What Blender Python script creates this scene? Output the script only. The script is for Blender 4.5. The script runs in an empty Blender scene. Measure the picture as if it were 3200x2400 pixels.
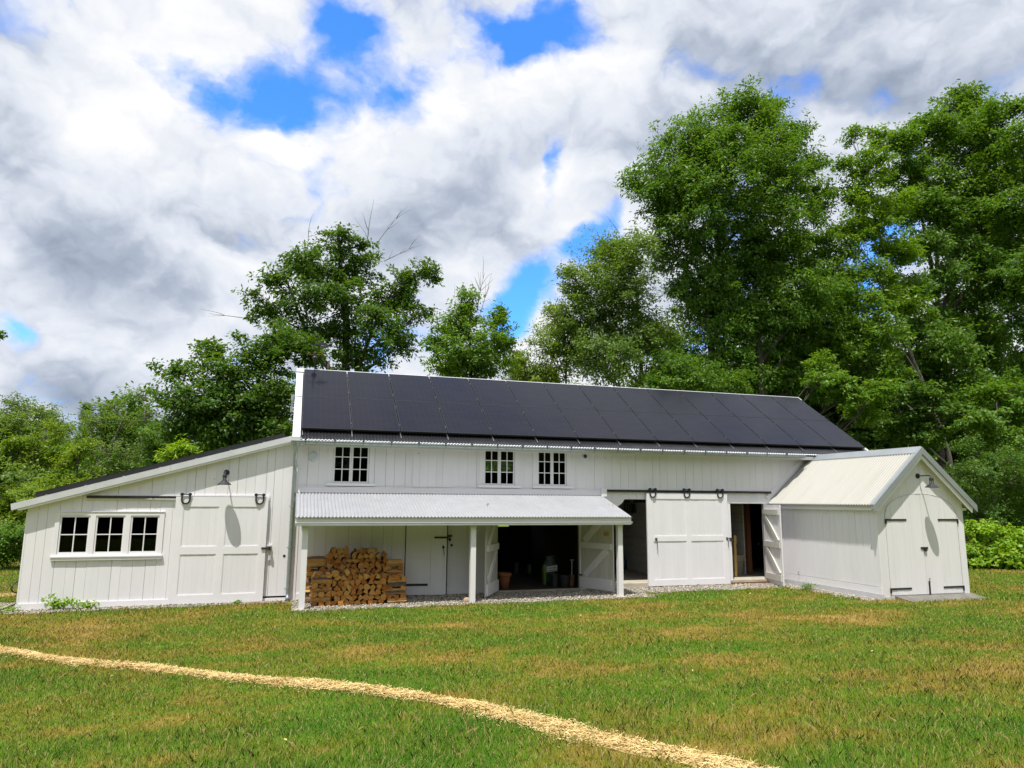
import bpy, bmesh, math, random
import numpy as np
from mathutils import Vector, Matrix

# ------------------------------------------------------------------ camera, world, sun, exposure
scene = bpy.context.scene
COL = scene.collection
R = math.radians

cam_d = bpy.data.cameras.new("camera")
cam = bpy.data.objects.new("camera", cam_d)
COL.objects.link(cam)
cam_d.sensor_width = 36.0
cam_d.lens = 2204.527 / 3200 * 36.0
cam_d.clip_start = 0.1
cam_d.clip_end = 3000
_pit, _roll, _yaw = 0.162502, 0.0071921, 0.296872
_fwd = Vector((math.sin(_yaw) * math.cos(_pit), math.cos(_yaw) * math.cos(_pit), math.sin(_pit)))
_right = Vector((math.cos(_yaw), -math.sin(_yaw), 0))
_up = _right.cross(_fwd)
_r2 = _right * math.cos(_roll) + _up * math.sin(_roll)
_u2 = -_right * math.sin(_roll) + _up * math.cos(_roll)
_m = Matrix((_r2, _u2, -_fwd)).transposed().to_4x4()
_m.translation = Vector((0, -16.0, 2.10))
cam.matrix_world = _m
scene.camera = cam

scene.view_settings.view_transform = 'Standard'
scene.view_settings.look = 'None'
scene.view_settings.exposure = 0.47
scene.view_settings.gamma = 1.0
scene.view_settings.use_curve_mapping = False

SUN_TO = Vector((-0.235, -0.32, 1.0)).normalized()      # towards the sun
sun_d = bpy.data.lights.new("sun", 'SUN')
sun_d.energy = 3.9
sun_d.angle = R(0.55)
sun_d.color = (1.0, 0.955, 0.88)
sun = bpy.data.objects.new("sun", sun_d)
COL.objects.link(sun)
sun.rotation_euler = (-SUN_TO).to_track_quat('-Z', 'Y').to_euler()
sun.location = (-20, -30, 60)

BLUE= [(-0.0821, 0.8579, 0.5072, 60, 1), (-0.1075, 0.8543, 0.5085, 45, 0.8), (-0.0553, 0.8703, 0.4894, 45, 0.9), (-0.1358, 0.8483, 0.5118, 45, 0.5), (0.0051, 0.8233, 0.5676, 35, 0.6), (0.0353, 0.8186, 0.5732, 40, 0.75), (0.0715, 0.8227, 0.564, 35, 0.5), (0.2496, 0.7714, 0.5854, 50, 1), (0.2713, 0.7597, 0.591, 50, 1), (0.303, 0.7415, 0.5986, 45, 0.9), (0.2425, 0.7891, 0.5643, 30, 0.7), (0.1742, 0.845, 0.5056, 16, 0.7), (0.1226, 0.8334, 0.5389, 40, 0.5), (0.3094, 0.8283, 0.4671, 22, 1), (0.3106, 0.8379, 0.4489, 22, 0.9), (0.3931, 0.8294, 0.3971, 38, 1), (0.3782, 0.8501, 0.3664, 40, 0.9), (0.3553, 0.8638, 0.3571, 35, 0.8), (0.2611, 0.9183, 0.2974, 55, 1), (0.295, 0.9065, 0.3019, 55, 0.9), (0.2869, 0.9247, 0.2503, 50, 1), (0.2552, 0.9292, 0.2673, 40, 0.8), (-0.3194, 0.9277, 0.1933, 26, 0.35), (-0.3019, 0.9337, 0.1923, 25, 0.3), (-0.1927, 0.8383, 0.5101, 40, 0.3), (0.065, 0.8563, 0.5124, 45, 0.4), (0.6882, 0.6606, 0.3, 60, 0.9), (0.707, 0.6288, 0.3236, 45, 0.7), (0.6977, 0.6697, 0.2544, 40, 0.9), (-0.1529, 0.8441, 0.5139, 70, 0.5), (-0.0345, 0.8466, 0.5312, 80, 0.55), (0.0004, 0.8156, 0.5786, 60, 0.5), (0.0614, 0.8346, 0.5474, 80, 0.5), (0.1429, 0.8303, 0.5387, 60, 0.5), (0.2724, 0.775, 0.5703, 50, 0.6), (0.1912, 0.8039, 0.5633, 50, 0.4), (-0.1141, 0.8723, 0.4754, 60, 0.5), (-0.0092, 0.8699, 0.4932, 60, 0.4), (0.3157, 0.8457, 0.4302, 30, 0.3), (-0.3074, 0.9343, 0.1805, 40, 0.2), (0.1063, 0.8558, 0.5062, 40, 0.3), (0.2455, 0.8121, 0.5294, 40, 0.3)]
DARK= [(-0.295, 0.9124, 0.2835, 90, 1.1), (-0.2583, 0.9235, 0.2836, 95, 1.4), (-0.2093, 0.9354, 0.2849, 95, 1.4), (-0.1638, 0.9458, 0.2805, 80, 1.1), (-0.2314, 0.9437, 0.2363, 110, 0.5), (-0.1799, 0.956, 0.2318, 90, 0.5), (0.1632, 0.915, 0.369, 110, 0.9), (0.2275, 0.9002, 0.3714, 110, 1.0), (0.1002, 0.9302, 0.3532, 90, 0.6), (0.1838, 0.8734, 0.4509, 100, 0.35), (-0.3154, 0.8514, 0.4192, 130, 0.5), (-0.3142, 0.8702, 0.3794, 100, 0.45), (0.4492, 0.7604, 0.469, 150, 0.4), (0.381, 0.8117, 0.4427, 110, 0.5), (0.6348, 0.603, 0.4831, 260, 0.32), (0.6702, 0.5461, 0.5026, 200, 0.25), (0.52, 0.6509, 0.5531, 200, 0.2), (-0.2026, 0.9715, 0.123, 130, 0.6), (-0.2369, 0.962, 0.1358, 90, 0.4), (-0.1411, 0.9152, 0.3776, 120, 0.3), (-0.2935, 0.946, 0.1378, 100, 0.3), (0.3471, 0.7331, 0.5848, 60, 0.3), (0.4682, 0.6722, 0.5736, 160, 0.18), (-0.0648, 0.9337, 0.3521, 150, 0.2)]
BRIGHT= [(-0.0498, 0.8901, 0.4531, 110, 0.9), (0.0486, 0.8816, 0.4695, 90, 0.8), (0.1279, 0.8579, 0.4976, 90, 0.9), (-0.0174, 0.9012, 0.433, 70, 0.8), (-0.1425, 0.8713, 0.4696, 90, 0.6), (-0.141, 0.9181, 0.3704, 90, 0.5), (0.1726, 0.8644, 0.4722, 60, 0.8), (0.3374, 0.762, 0.5528, 110, 0.8), (0.3662, 0.7272, 0.5805, 90, 0.7), (0.3276, 0.8526, 0.4071, 80, 0.7), (0.2119, 0.9257, 0.3133, 60, 0.5), (0.3446, 0.9117, 0.224, 70, 0.8), (-0.2216, 0.9618, 0.1606, 80, 0.4), (-0.1491, 0.9709, 0.1876, 80, 0.4), (-0.1939, 0.8822, 0.4291, 120, 0.6), (0.2486, 0.8218, 0.5127, 90, 0.5), (-0.2581, 0.8776, 0.4039, 80, 0.4)]


world = bpy.data.worlds.new("World")
scene.world = world
world.use_nodes = True


def build_sky():
    nt = world.node_tree
    nt.nodes.clear()
    N, L = nt.nodes.new, nt.links.new

    def math_(op, a, b=None, c=None, clamp=False):
        n = N('ShaderNodeMath'); n.operation = op; n.use_clamp = clamp
        for i, v in enumerate((a, b, c)):
            if v is None:
                continue
            if isinstance(v, (int, float)):
                n.inputs[i].default_value = v
            else:
                L(v, n.inputs[i])
        return n.outputs[0]

    def vmath(op, a, b):
        n = N('ShaderNodeVectorMath'); n.operation = op
        for i, v in enumerate((a, b)):
            if isinstance(v, tuple):
                n.inputs[i].default_value = v
            else:
                L(v, n.inputs[i])
        return n

    def noise(vec, scale, detail, rough=0.55, dist=0.0):
        n = N('ShaderNodeTexNoise'); n.noise_dimensions = '3D'
        n.inputs['Scale'].default_value = scale
        n.inputs['Detail'].default_value = detail
        n.inputs['Roughness'].default_value = rough
        n.inputs['Distortion'].default_value = dist
        L(vec, n.inputs['Vector'])
        return n

    tc = N('ShaderNodeTexCoord')
    d = tc.outputs['Generated']
    # clouds flatten towards the horizon
    sq = vmath('MULTIPLY', d, (1.0, 1.0, 1.3)).outputs[0]
    warp = noise(sq, 3.2, 4.0)
    w = vmath('MULTIPLY', vmath('SUBTRACT', warp.outputs['Color'], (0.5, 0.5, 0.5)).outputs[0], (0.15, 0.15, 0.11)).outputs[0]
    dw = vmath('ADD', d, w).outputs[0]
    fine = noise(sq, 11.0, 5.0)
    w2 = vmath('MULTIPLY', vmath('SUBTRACT', fine.outputs['Color'], (0.5, 0.5, 0.5)).outputs[0], (0.085, 0.085, 0.06)).outputs[0]
    dn = vmath('NORMALIZE', vmath('ADD', dw, w2).outputs[0], (0, 0, 0)).outputs[0]
    w3 = vmath('MULTIPLY', vmath('SUBTRACT', warp.outputs['Color'], (0.5, 0.5, 0.5)).outputs[0], (0.09, 0.09, 0.035)).outputs[0]
    ds = vmath('NORMALIZE', vmath('ADD', d, w3).outputs[0], (0, 0, 0)).outputs[0]

    def field(blobs, dn=dn, grow=1.15):
        acc = None
        for (x, y, z, s, wt) in blobs:
            k = 2.0 / ((s * grow / 2204.0) ** 2)
            dot = N('ShaderNodeVectorMath'); dot.operation = 'DOT_PRODUCT'
            L(dn, dot.inputs[0])
            v = Vector((x, y, z)).normalized()
            dot.inputs[1].default_value = tuple(v)
            e = math_('EXPONENT', math_('MULTIPLY_ADD', dot.outputs['Value'], k, -k))
            acc = math_('MULTIPLY_ADD', e, wt, 0.0 if acc is None else acc)
        return acc

    blue = math_('SUBTRACT', 1.0, math_('EXPONENT', math_('MULTIPLY', field(BLUE, grow=1.5), -1.15)))
    dark = math_('SUBTRACT', 1.0, math_('EXPONENT', math_('MULTIPLY', field(DARK, ds, 1.05), -0.95)))
    bright = field(BRIGHT, ds, 1.2)
    base = vmath('ADD', sq, w).outputs[0]

    def puffs(vec, scale):
        """cauliflower heads: folded noise, rounded bulges with creases between them"""
        acc = None
        for k in range(5):
            n = noise(vec, scale * 2.1 ** k, 0.0).outputs['Fac']
            b = math_('ABSOLUTE', math_('SUBTRACT', n, 0.5))
            acc = math_('MULTIPLY_ADD', b, 3.1 * 0.48 ** k, 0.0 if acc is None else acc)
        return acc

    n1 = noise(base, 2.4, 8.0, 0.50, 0.2).outputs['Fac']
    wisp = vmath('ADD', base, vmath('MULTIPLY', vmath('SUBTRACT', fine.outputs['Color'], (0.5, 0.5, 0.5)).outputs[0], (0.09, 0.09, 0.09)).outputs[0]).outputs[0]
    n2 = noise(wisp, 8.0, 9.0, 0.55, 0.1).outputs['Fac']
    p1 = puffs(wisp, 3.9)
    # the same heads sampled a little towards the sun: lit tops, shaded bellies
    p1s = puffs(vmath('ADD', wisp, tuple(SUN_TO * 0.035)).outputs[0], 3.9)
    dens = math_('MULTIPLY_ADD', math_('SUBTRACT', n1, 0.5), 1.4, 1.0)
    dens = math_('MULTIPLY_ADD', math_('SUBTRACT', n2, 0.5), 1.7, dens)
    dens = math_('MULTIPLY_ADD', math_('SUBTRACT', p1, 0.68), 0.6, dens)
    dens = math_('SUBTRACT', dens, math_('MULTIPLY', blue, 1.10))
    dens = math_('MULTIPLY_ADD', dark, 0.5, dens)
    mr = N('ShaderNodeMapRange'); mr.interpolation_type = 'SMOOTHSTEP'
    mr.inputs['From Min'].default_value = 0.10
    mr.inputs['From Max'].default_value = 0.80
    L(dens, mr.inputs['Value'])
    alpha = mr.outputs['Result']
    lit = math_('MULTIPLY', math_('SUBTRACT', p1, p1s), 0.35)
    v = math_('MULTIPLY_ADD', math_('SUBTRACT', n1, 0.5), 0.7, 0.65)
    v = math_('MULTIPLY_ADD', math_('SUBTRACT', n2, 0.5), 0.30, v)
    v = math_('MULTIPLY_ADD', math_('SUBTRACT', p1, 0.68), 0.17, v)
    v = math_('ADD', v, lit)
    v = math_('MULTIPLY_ADD', bright, 0.20, v)
    v = math_('MULTIPLY_ADD', dark, -0.46, v)
    ramp = N('ShaderNodeValToRGB')
    cr = ramp.color_ramp
    cr.interpolation = 'LINEAR'
    stops = [(0.05, (0.26, 0.315, 0.41)), (0.32, (0.45, 0.51, 0.62)), (0.58, (0.74, 0.785, 0.87)), (0.92, (0.99, 0.99, 1.0))]
    cr.elements[0].position = stops[0][0]; cr.elements[0].color = (*stops[0][1], 1)
    cr.elements[1].position = stops[-1][0]; cr.elements[1].color = (*stops[-1][1], 1)
    for p, c in stops[1:-1]:
        e = cr.elements.new(p); e.color = (*c, 1)
    L(v, ramp.inputs['Fac'])
    cl = vmath('MULTIPLY', ramp.outputs['Color'], (7.5, 7.5, 7.5)).outputs[0]

    sky = N('ShaderNodeTexSky')
    sky.sky_type = 'NISHITA'
    sky.sun_disc = False
    sky.sun_elevation = math.asin(SUN_TO.z)
    sky.sun_rotation = math.atan2(SUN_TO.x, SUN_TO.y)
    sky.air_density = 1.0
    sky.dust_density = 0.2
    sky.ozone_density = 2.0
    bl = vmath('MULTIPLY', sky.outputs['Color'], (0.62, 1.45, 2.6)).outputs[0]
    mix = N('ShaderNodeMix'); mix.data_type = 'RGBA'
    L(alpha, mix.inputs[0])
    L(bl, mix.inputs[6])
    L(cl, mix.inputs[7])
    bg = N('ShaderNodeBackground')
    bg.inputs['Strength'].default_value = 0.1
    L(mix.outputs[2], bg.inputs['Color'])
    out = N('ShaderNodeOutputWorld')
    L(bg.outputs[0], out.inputs[0])


build_sky()

# ------------------------------------------------------------------ helpers
rng = random.Random(7)
nrg = np.random.default_rng(11)


class MB:
    """collects simple shapes and links them as one mesh object"""

    def __init__(self):
        self.v, self.f, self.m, self.cur = [], [], [], 0

    def mat(self, i):
        self.cur = i
        return self

    def add(self, verts, faces):
        o = len(self.v)
        self.v.extend(tuple(p) for p in verts)
        for f in faces:
            self.f.append(tuple(o + i for i in f))
            self.m.append(self.cur)

    def box(self, x0, x1, y0, y1, z0, z1):
        self.add([(x0, y0, z0), (x1, y0, z0), (x1, y1, z0), (x0, y1, z0), (x0, y0, z1), (x1, y0, z1), (x1, y1, z1), (x0, y1, z1)],
                 [(0, 3, 2, 1), (4, 5, 6, 7), (0, 1, 5, 4), (1, 2, 6, 5), (2, 3, 7, 6), (3, 0, 4, 7)])

    def prism(self, poly, ext, tf=None):
        """closed polygon of 3D points pushed along ext"""
        n = len(poly)
        a = [Vector(p) for p in poly]
        b = [p + Vector(ext) for p in a]
        fs = [tuple(range(n - 1, -1, -1)), tuple(range(n, 2 * n))]
        for i in range(n):
            j = (i + 1) % n
            fs.append((i, j, n + j, n + i))
        self.add(a + b, fs)

    def bar(self, p, q, w, h, up=(0, 0, 1)):
        """rectangular bar from p to q, width w across, height h along up"""
        p, q = Vector(p), Vector(q)
        d = (q - p).normalized()
        s = d.cross(Vector(up)).normalized()
        u = s.cross(d)
        s, u = s * w / 2, u * h / 2
        vs = [p - s - u, p + s - u, p + s + u, p - s + u, q - s - u, q + s - u, q + s + u, q - s + u]
        self.add(vs, [(3, 2, 1, 0), (4, 5, 6, 7), (0, 1, 5, 4), (1, 2, 6, 5), (2, 3, 7, 6), (3, 0, 4, 7)])

    def tube(self, pts, rad, n=8, caps=True):
        pts = [Vector(p) for p in pts]
        if not hasattr(rad, '__len__'):
            rad = [rad] * len(pts)
        o = len(self.v)
        ref = None
        for i, p in enumerate(pts):
            t = (pts[min(i + 1, len(pts) - 1)] - pts[max(i - 1, 0)])
            t = t.normalized() if t.length > 1e-9 else Vector((0, 0, 1))
            if ref is None:
                ref = Vector((1, 0, 0)) if abs(t.x) < 0.8 else Vector((0, 1, 0))
            s = t.cross(ref)
            if s.length < 1e-6:
                s = t.orthogonal()
            s.normalize()
            u = s.cross(t)
            ref = u.cross(t) if False else ref
            for k in range(n):
                a = 2 * math.pi * k / n
                q = p + (s * math.cos(a) + u * math.sin(a)) * rad[i]
                self.v.append((q.x, q.y, q.z))
        for i in range(len(pts) - 1):
            for k in range(n):
                k2 = (k + 1) % n
                self.f.append((o + i * n + k, o + i * n + k2, o + (i + 1) * n + k2, o + (i + 1) * n + k)); self.m.append(self.cur)
        if caps:
            self.f.append(tuple(o + k for k in range(n - 1, -1, -1))); self.m.append(self.cur)
            e = o + (len(pts) - 1) * n
            self.f.append(tuple(e + k for k in range(n))); self.m.append(self.cur)

    def lathe(self, prof, c=(0, 0, 0), n=24, axis='z'):
        """prof: list of (radius, height) turned round an axis through c"""
        o = len(self.v)
        c = Vector(c)
        for (r, h) in prof:
            for k in range(n):
                a = 2 * math.pi * k / n
                if axis == 'z':
                    p = Vector((r * math.cos(a), r * math.sin(a), h))
                elif axis == 'y':
                    p = Vector((r * math.cos(a), h, r * math.sin(a)))
                else:
                    p = Vector((h, r * math.cos(a), r * math.sin(a)))
                p += c
                self.v.append((p.x, p.y, p.z))
        for i in range(len(prof) - 1):
            for k in range(n):
                k2 = (k + 1) % n
                self.f.append((o + i * n + k, o + i * n + k2, o + (i + 1) * n + k2, o + (i + 1) * n + k)); self.m.append(self.cur)

    def build(self, name, mats, parent=None, smooth=False, at=None):
        me = bpy.data.meshes.new(name)
        off = Vector(at) if at is not None else Vector((0, 0, 0))
        vs = self.v if at is None else [(x - off.x, y - off.y, z - off.z) for x, y, z in self.v]
        me.from_pydata(vs, [], self.f)
        if not isinstance(mats, (list, tuple)):
            mats = [mats]
        for m in mats:
            me.materials.append(m)
        if len(mats) > 1:
            me.polygons.foreach_set('material_index', self.m)
        if smooth:
            me.polygons.foreach_set('use_smooth', [True] * len(self.f))
        bm = bmesh.new(); bm.from_mesh(me)
        bmesh.ops.recalc_face_normals(bm, faces=bm.faces)
        bm.to_mesh(me); bm.free()
        me.update()
        o = bpy.data.objects.new(name, me)
        COL.objects.link(o)
        if parent is not None:
            o.parent = parent
        if at is not None:
            o.location = off
        return o


def np_mesh(name, verts, faces, mat, parent=None, smooth=False):
    """verts (n,3) array, faces (m,k) array with constant k"""
    me = bpy.data.meshes.new(name)
    nv, nf, k = len(verts), len(faces), faces.shape[1]
    me.vertices.add(nv)
    me.vertices.foreach_set('co', np.ascontiguousarray(verts, dtype=np.float32).ravel())
    me.loops.add(nf * k)
    me.loops.foreach_set('vertex_index', np.ascontiguousarray(faces, dtype=np.int32).ravel())
    me.polygons.add(nf)
    me.polygons.foreach_set('loop_start', np.arange(0, nf * k, k, dtype=np.int32))
    me.polygons.foreach_set('loop_total', np.full(nf, k, dtype=np.int32))
    if smooth:
        me.polygons.foreach_set('use_smooth', np.ones(nf, dtype=bool))
    me.update(calc_edges=True)
    me.validate()
    me.materials.append(mat)
    o = bpy.data.objects.new(name, me)
    COL.objects.link(o)
    if parent is not None:
        o.parent = parent
    return o


def tag(o, label=None, cat=None, group=None, kind=None):
    if label: o['label'] = label
    if cat: o['category'] = cat
    if group: o['group'] = group
    if kind: o['kind'] = kind
    return o


def thing(name, label, cat, loc=(0, 0, 0), group=None, rotz=0.0):
    o = bpy.data.objects.new(name, None)
    o.empty_display_size = 0.2
    COL.objects.link(o)
    o.location = loc
    o.rotation_euler = (0, 0, rotz)
    return tag(o, label, cat, group)


def copy_tree(o, parent=None):
    c = o.copy()
    COL.objects.link(c)
    if parent is not None:
        c.parent = parent
    for ch in list(o.children):
        copy_tree(ch, c)
    return c


# ------------------------------------------------------------------ materials
def new_mat(name):
    m = bpy.data.materials.new(name)
    m.use_nodes = True
    nt = m.node_tree
    nt.nodes.clear()
    return m, nt


def mat_basic(name, c1, c2=None, rough=0.6, metal=0.0, scale=4.0, stretch=(1, 1, 1), detail=4.0, lo=0.35, hi=0.65,
              bump=0.0, bscale=None, island=0.0, spec=0.5, coat=0.0, space='Object', rough2=None, knots=False):
    m, nt = new_mat(name)
    N, L = nt.nodes.new, nt.links.new
    out = N('ShaderNodeOutputMaterial')
    b = N('ShaderNodeBsdfPrincipled')
    b.inputs['Roughness'].default_value = rough
    b.inputs['Metallic'].default_value = metal
    b.inputs['Specular IOR Level'].default_value = spec
    b.inputs['Coat Weight'].default_value = coat
    L(b.outputs[0], out.inputs[0])
    if c2 is None:
        c2 = tuple(x * 0.86 for x in c1)
    tc = N('ShaderNodeTexCoord')
    if space == 'World':
        src = N('ShaderNodeNewGeometry').outputs['Position']
    else:
        src = tc.outputs['Object']
    mp = N('ShaderNodeMapping')
    mp.inputs['Scale'].default_value = stretch
    L(src, mp.inputs['Vector'])
    nz = N('ShaderNodeTexNoise')
    nz.inputs['Scale'].default_value = scale
    nz.inputs['Detail'].default_value = detail
    nz.inputs['Roughness'].default_value = 0.6
    L(mp.outputs[0], nz.inputs['Vector'])
    mr = N('ShaderNodeMapRange')
    mr.inputs['From Min'].default_value = lo
    mr.inputs['From Max'].default_value = hi
    L(nz.outputs['Fac'], mr.inputs['Value'])
    mix = N('ShaderNodeMix'); mix.data_type = 'RGBA'
    mix.inputs[6].default_value = (*c1, 1)
    mix.inputs[7].default_value = (*c2, 1)
    L(mr.outputs[0], mix.inputs[0])
    col = mix.outputs[2]
    if island > 0:
        g = N('ShaderNodeNewGeometry')
        mr2 = N('ShaderNodeMapRange')
        mr2.inputs['To Min'].default_value = 1 - island
        mr2.inputs['To Max'].default_value = 1 + island * 0.6
        L(g.outputs['Random Per Island'], mr2.inputs['Value'])
        mm = N('ShaderNodeVectorMath'); mm.operation = 'SCALE'
        L(col, mm.inputs[0]); L(mr2.outputs[0], mm.inputs['Scale'])
        col = mm.outputs[0]
    if knots:
        vo = N('ShaderNodeTexVoronoi'); vo.inputs['Scale'].default_value = 2.6
        mk = N('ShaderNodeMapping'); mk.inputs['Scale'].default_value = (1, 0.02, 0.8)
        L(src, mk.inputs['Vector']); L(mk.outputs[0], vo.inputs['Vector'])
        lt = N('ShaderNodeMath'); lt.operation = 'LESS_THAN'; lt.inputs[1].default_value = 0.032
        L(vo.outputs['Distance'], lt.inputs[0])
        sx = N('ShaderNodeSeparateColor'); L(vo.outputs['Color'], sx.inputs[0])
        gt = N('ShaderNodeMath'); gt.operation = 'GREATER_THAN'; gt.inputs[1].default_value = 0.66
        L(sx.outputs[0], gt.inputs[0])
        mk2 = N('ShaderNodeMath'); mk2.operation = 'MULTIPLY'; L(lt.outputs[0], mk2.inputs[0]); L(gt.outputs[0], mk2.inputs[1])
        kx = N('ShaderNodeMix'); kx.data_type = 'RGBA'; kx.inputs[7].default_value = (0.22, 0.18, 0.14, 1)
        L(mk2.outputs[0], kx.inputs[0]); L(col, kx.inputs[6]); col = kx.outputs[2]
    L(col, b.inputs['Base Color'])
    if rough2 is not None:
        mr3 = N('ShaderNodeMapRange')
        mr3.inputs['To Min'].default_value = rough
        mr3.inputs['To Max'].default_value = rough2
        L(nz.outputs['Fac'], mr3.inputs['Value'])
        L(mr3.outputs[0], b.inputs['Roughness'])
    if bump > 0:
        nb = N('ShaderNodeTexNoise')
        nb.inputs['Scale'].default_value = bscale or scale * 6
        nb.inputs['Detail'].default_value = 3
        L(mp.outputs[0], nb.inputs['Vector'])
        bp = N('ShaderNodeBump')
        bp.inputs['Strength'].default_value = bump
        bp.inputs['Distance'].default_value = 0.01
        L(nb.outputs['Fac'], bp.inputs['Height'])
        L(bp.outputs[0], b.inputs['Normal'])
    return m


def mat_leaf(name, c1, c2, c3, trans=0.42, wscale=0.35, rough=0.45):
    """leaves: colour differs leaf by leaf and branch by branch, some light comes through"""
    m, nt = new_mat(name)
    N, L = nt.nodes.new, nt.links.new
    out = N('ShaderNodeOutputMaterial')
    geo = N('ShaderNodeNewGeometry')
    nz = N('ShaderNodeTexNoise')
    nz.inputs['Scale'].default_value = wscale
    nz.inputs['Detail'].default_value = 3
    L(geo.outputs['Position'], nz.inputs['Vector'])
    mr = N('ShaderNodeMapRange')
    mr.inputs['From Min'].default_value = 0.35; mr.inputs['From Max'].default_value = 0.65
    L(nz.outputs['Fac'], mr.inputs['Value'])
    mx = N('ShaderNodeMix'); mx.data_type = 'RGBA'
    mx.inputs[6].default_value = (*c1, 1); mx.inputs[7].default_value = (*c2, 1)
    L(mr.outputs[0], mx.inputs[0])
    pw = N('ShaderNodeMath'); pw.operation = 'POWER'; pw.inputs[1].default_value = 2.2
    L(geo.outputs['Random Per Island'], pw.inputs[0])
    mx2 = N('ShaderNodeMix'); mx2.data_type = 'RGBA'
    mx2.inputs[7].default_value = (*c3, 1)
    L(pw.outputs[0], mx2.inputs[0]); L(mx.outputs[2], mx2.inputs[6])
    b = N('ShaderNodeBsdfPrincipled')
    b.inputs['Roughness'].default_value = rough
    b.inputs['Specular IOR Level'].default_value = 0.35
    L(mx2.outputs[2], b.inputs['Base Color'])
    tr = N('ShaderNodeBsdfTranslucent')
    sc = N('ShaderNodeVectorMath'); sc.operation = 'MULTIPLY'
    sc.inputs[1].default_value = (1.5, 1.35, 0.5)
    L(mx2.outputs[2], sc.inputs[0]); L(sc.outputs[0], tr.inputs['Color'])
    ms = N('ShaderNodeMixShader'); ms.inputs[0].default_value = trans
    L(b.outputs[0], ms.inputs[1]); L(tr.outputs[0], ms.inputs[2])
    L(ms.outputs[0], out.inputs[0])
    return m


def lawn_colour(nt):
    """patchy summer lawn: green, olive and dried-out straw patches, the same pattern for blades and soil sheet"""
    N, L = nt.nodes.new, nt.links.new
    geo = N('ShaderNodeNewGeometry')
    mp = N('ShaderNodeMapping'); mp.inputs['Scale'].default_value = (0.5, 0.85, 0.0)
    L(geo.outputs['Position'], mp.inputs['Vector'])
    a = N('ShaderNodeTexNoise'); a.inputs['Scale'].default_value = 0.8; a.inputs['Detail'].default_value = 8; a.inputs['Roughness'].default_value = 0.7
    L(mp.outputs[0], a.inputs['Vector'])
    c = N('ShaderNodeTexNoise'); c.inputs['Scale'].default_value = 6.0; c.inputs['Detail'].default_value = 4; c.inputs['Roughness'].default_value = 0.65
    L(geo.outputs['Position'], c.inputs['Vector'])
    ad = N('ShaderNodeMath'); ad.operation = 'MULTIPLY_ADD'; ad.inputs[1].default_value = 0.34
    sb = N('ShaderNodeMath'); sb.operation = 'SUBTRACT'; sb.inputs[1].default_value = 0.17
    L(c.outputs['Fac'], ad.inputs[0]); L(a.outputs['Fac'], sb.inputs[0]); L(sb.outputs[0], ad.inputs[2])
    # spots that dried out first, and spots that stayed green
    tot = ad.outputs[0]
    for (x, y, rad, amt) in ((-2.2, -2.6, 2.6, 0.07), (-4.5, -1.6, 2.0, 0.05), (6.5, -5.0, 2.5, 0.035), (10.5, -4.6, 2.2, 0.05), (2.9, -10.2, 0.9, 0.08), (16, -5, 3, 0.04),
                             (-1.0, -9.8, 2.6, -0.085), (4.5, -2.6, 1.8, -0.07), (1.0, -10.6, 1.6, -0.06), (8.8, -2.0, 1.2, -0.06), (13, -6.5, 2.4, -0.04), (1.5, -2.3, 1.4, -0.05)):
        ds = N('ShaderNodeVectorMath'); ds.operation = 'DISTANCE'; ds.inputs[1].default_value = (x, y, 0.1)
        L(geo.outputs['Position'], ds.inputs[0])
        mq = N('ShaderNodeMapRange'); mq.interpolation_type = 'SMOOTHSTEP'
        mq.inputs['From Min'].default_value = 0.0; mq.inputs['From Max'].default_value = rad * 1.5
        mq.inputs['To Min'].default_value = amt; mq.inputs['To Max'].default_value = 0.0
        L(ds.outputs['Value'], mq.inputs['Value'])
        sm = N('ShaderNodeMath'); L(tot, sm.inputs[0]); L(mq.outputs[0], sm.inputs[1]); tot = sm.outputs[0]
    r1 = N('ShaderNodeValToRGB')
    el = r1.color_ramp.elements
    el[0].position = 0.33; el[0].color = (0.068, 0.165, 0.011, 1)
    el[1].position = 0.73; el[1].color = (0.43, 0.295, 0.092, 1)
    e = el.new(0.455); e.color = (0.112, 0.198, 0.014, 1)
    e = el.new(0.54); e.color = (0.180, 0.192, 0.019, 1)
    e = el.new(0.62); e.color = (0.31, 0.228, 0.045, 1)
    L(tot, r1.inputs['Fac'])
    return r1.outputs['Color'], geo, N, L


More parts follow.
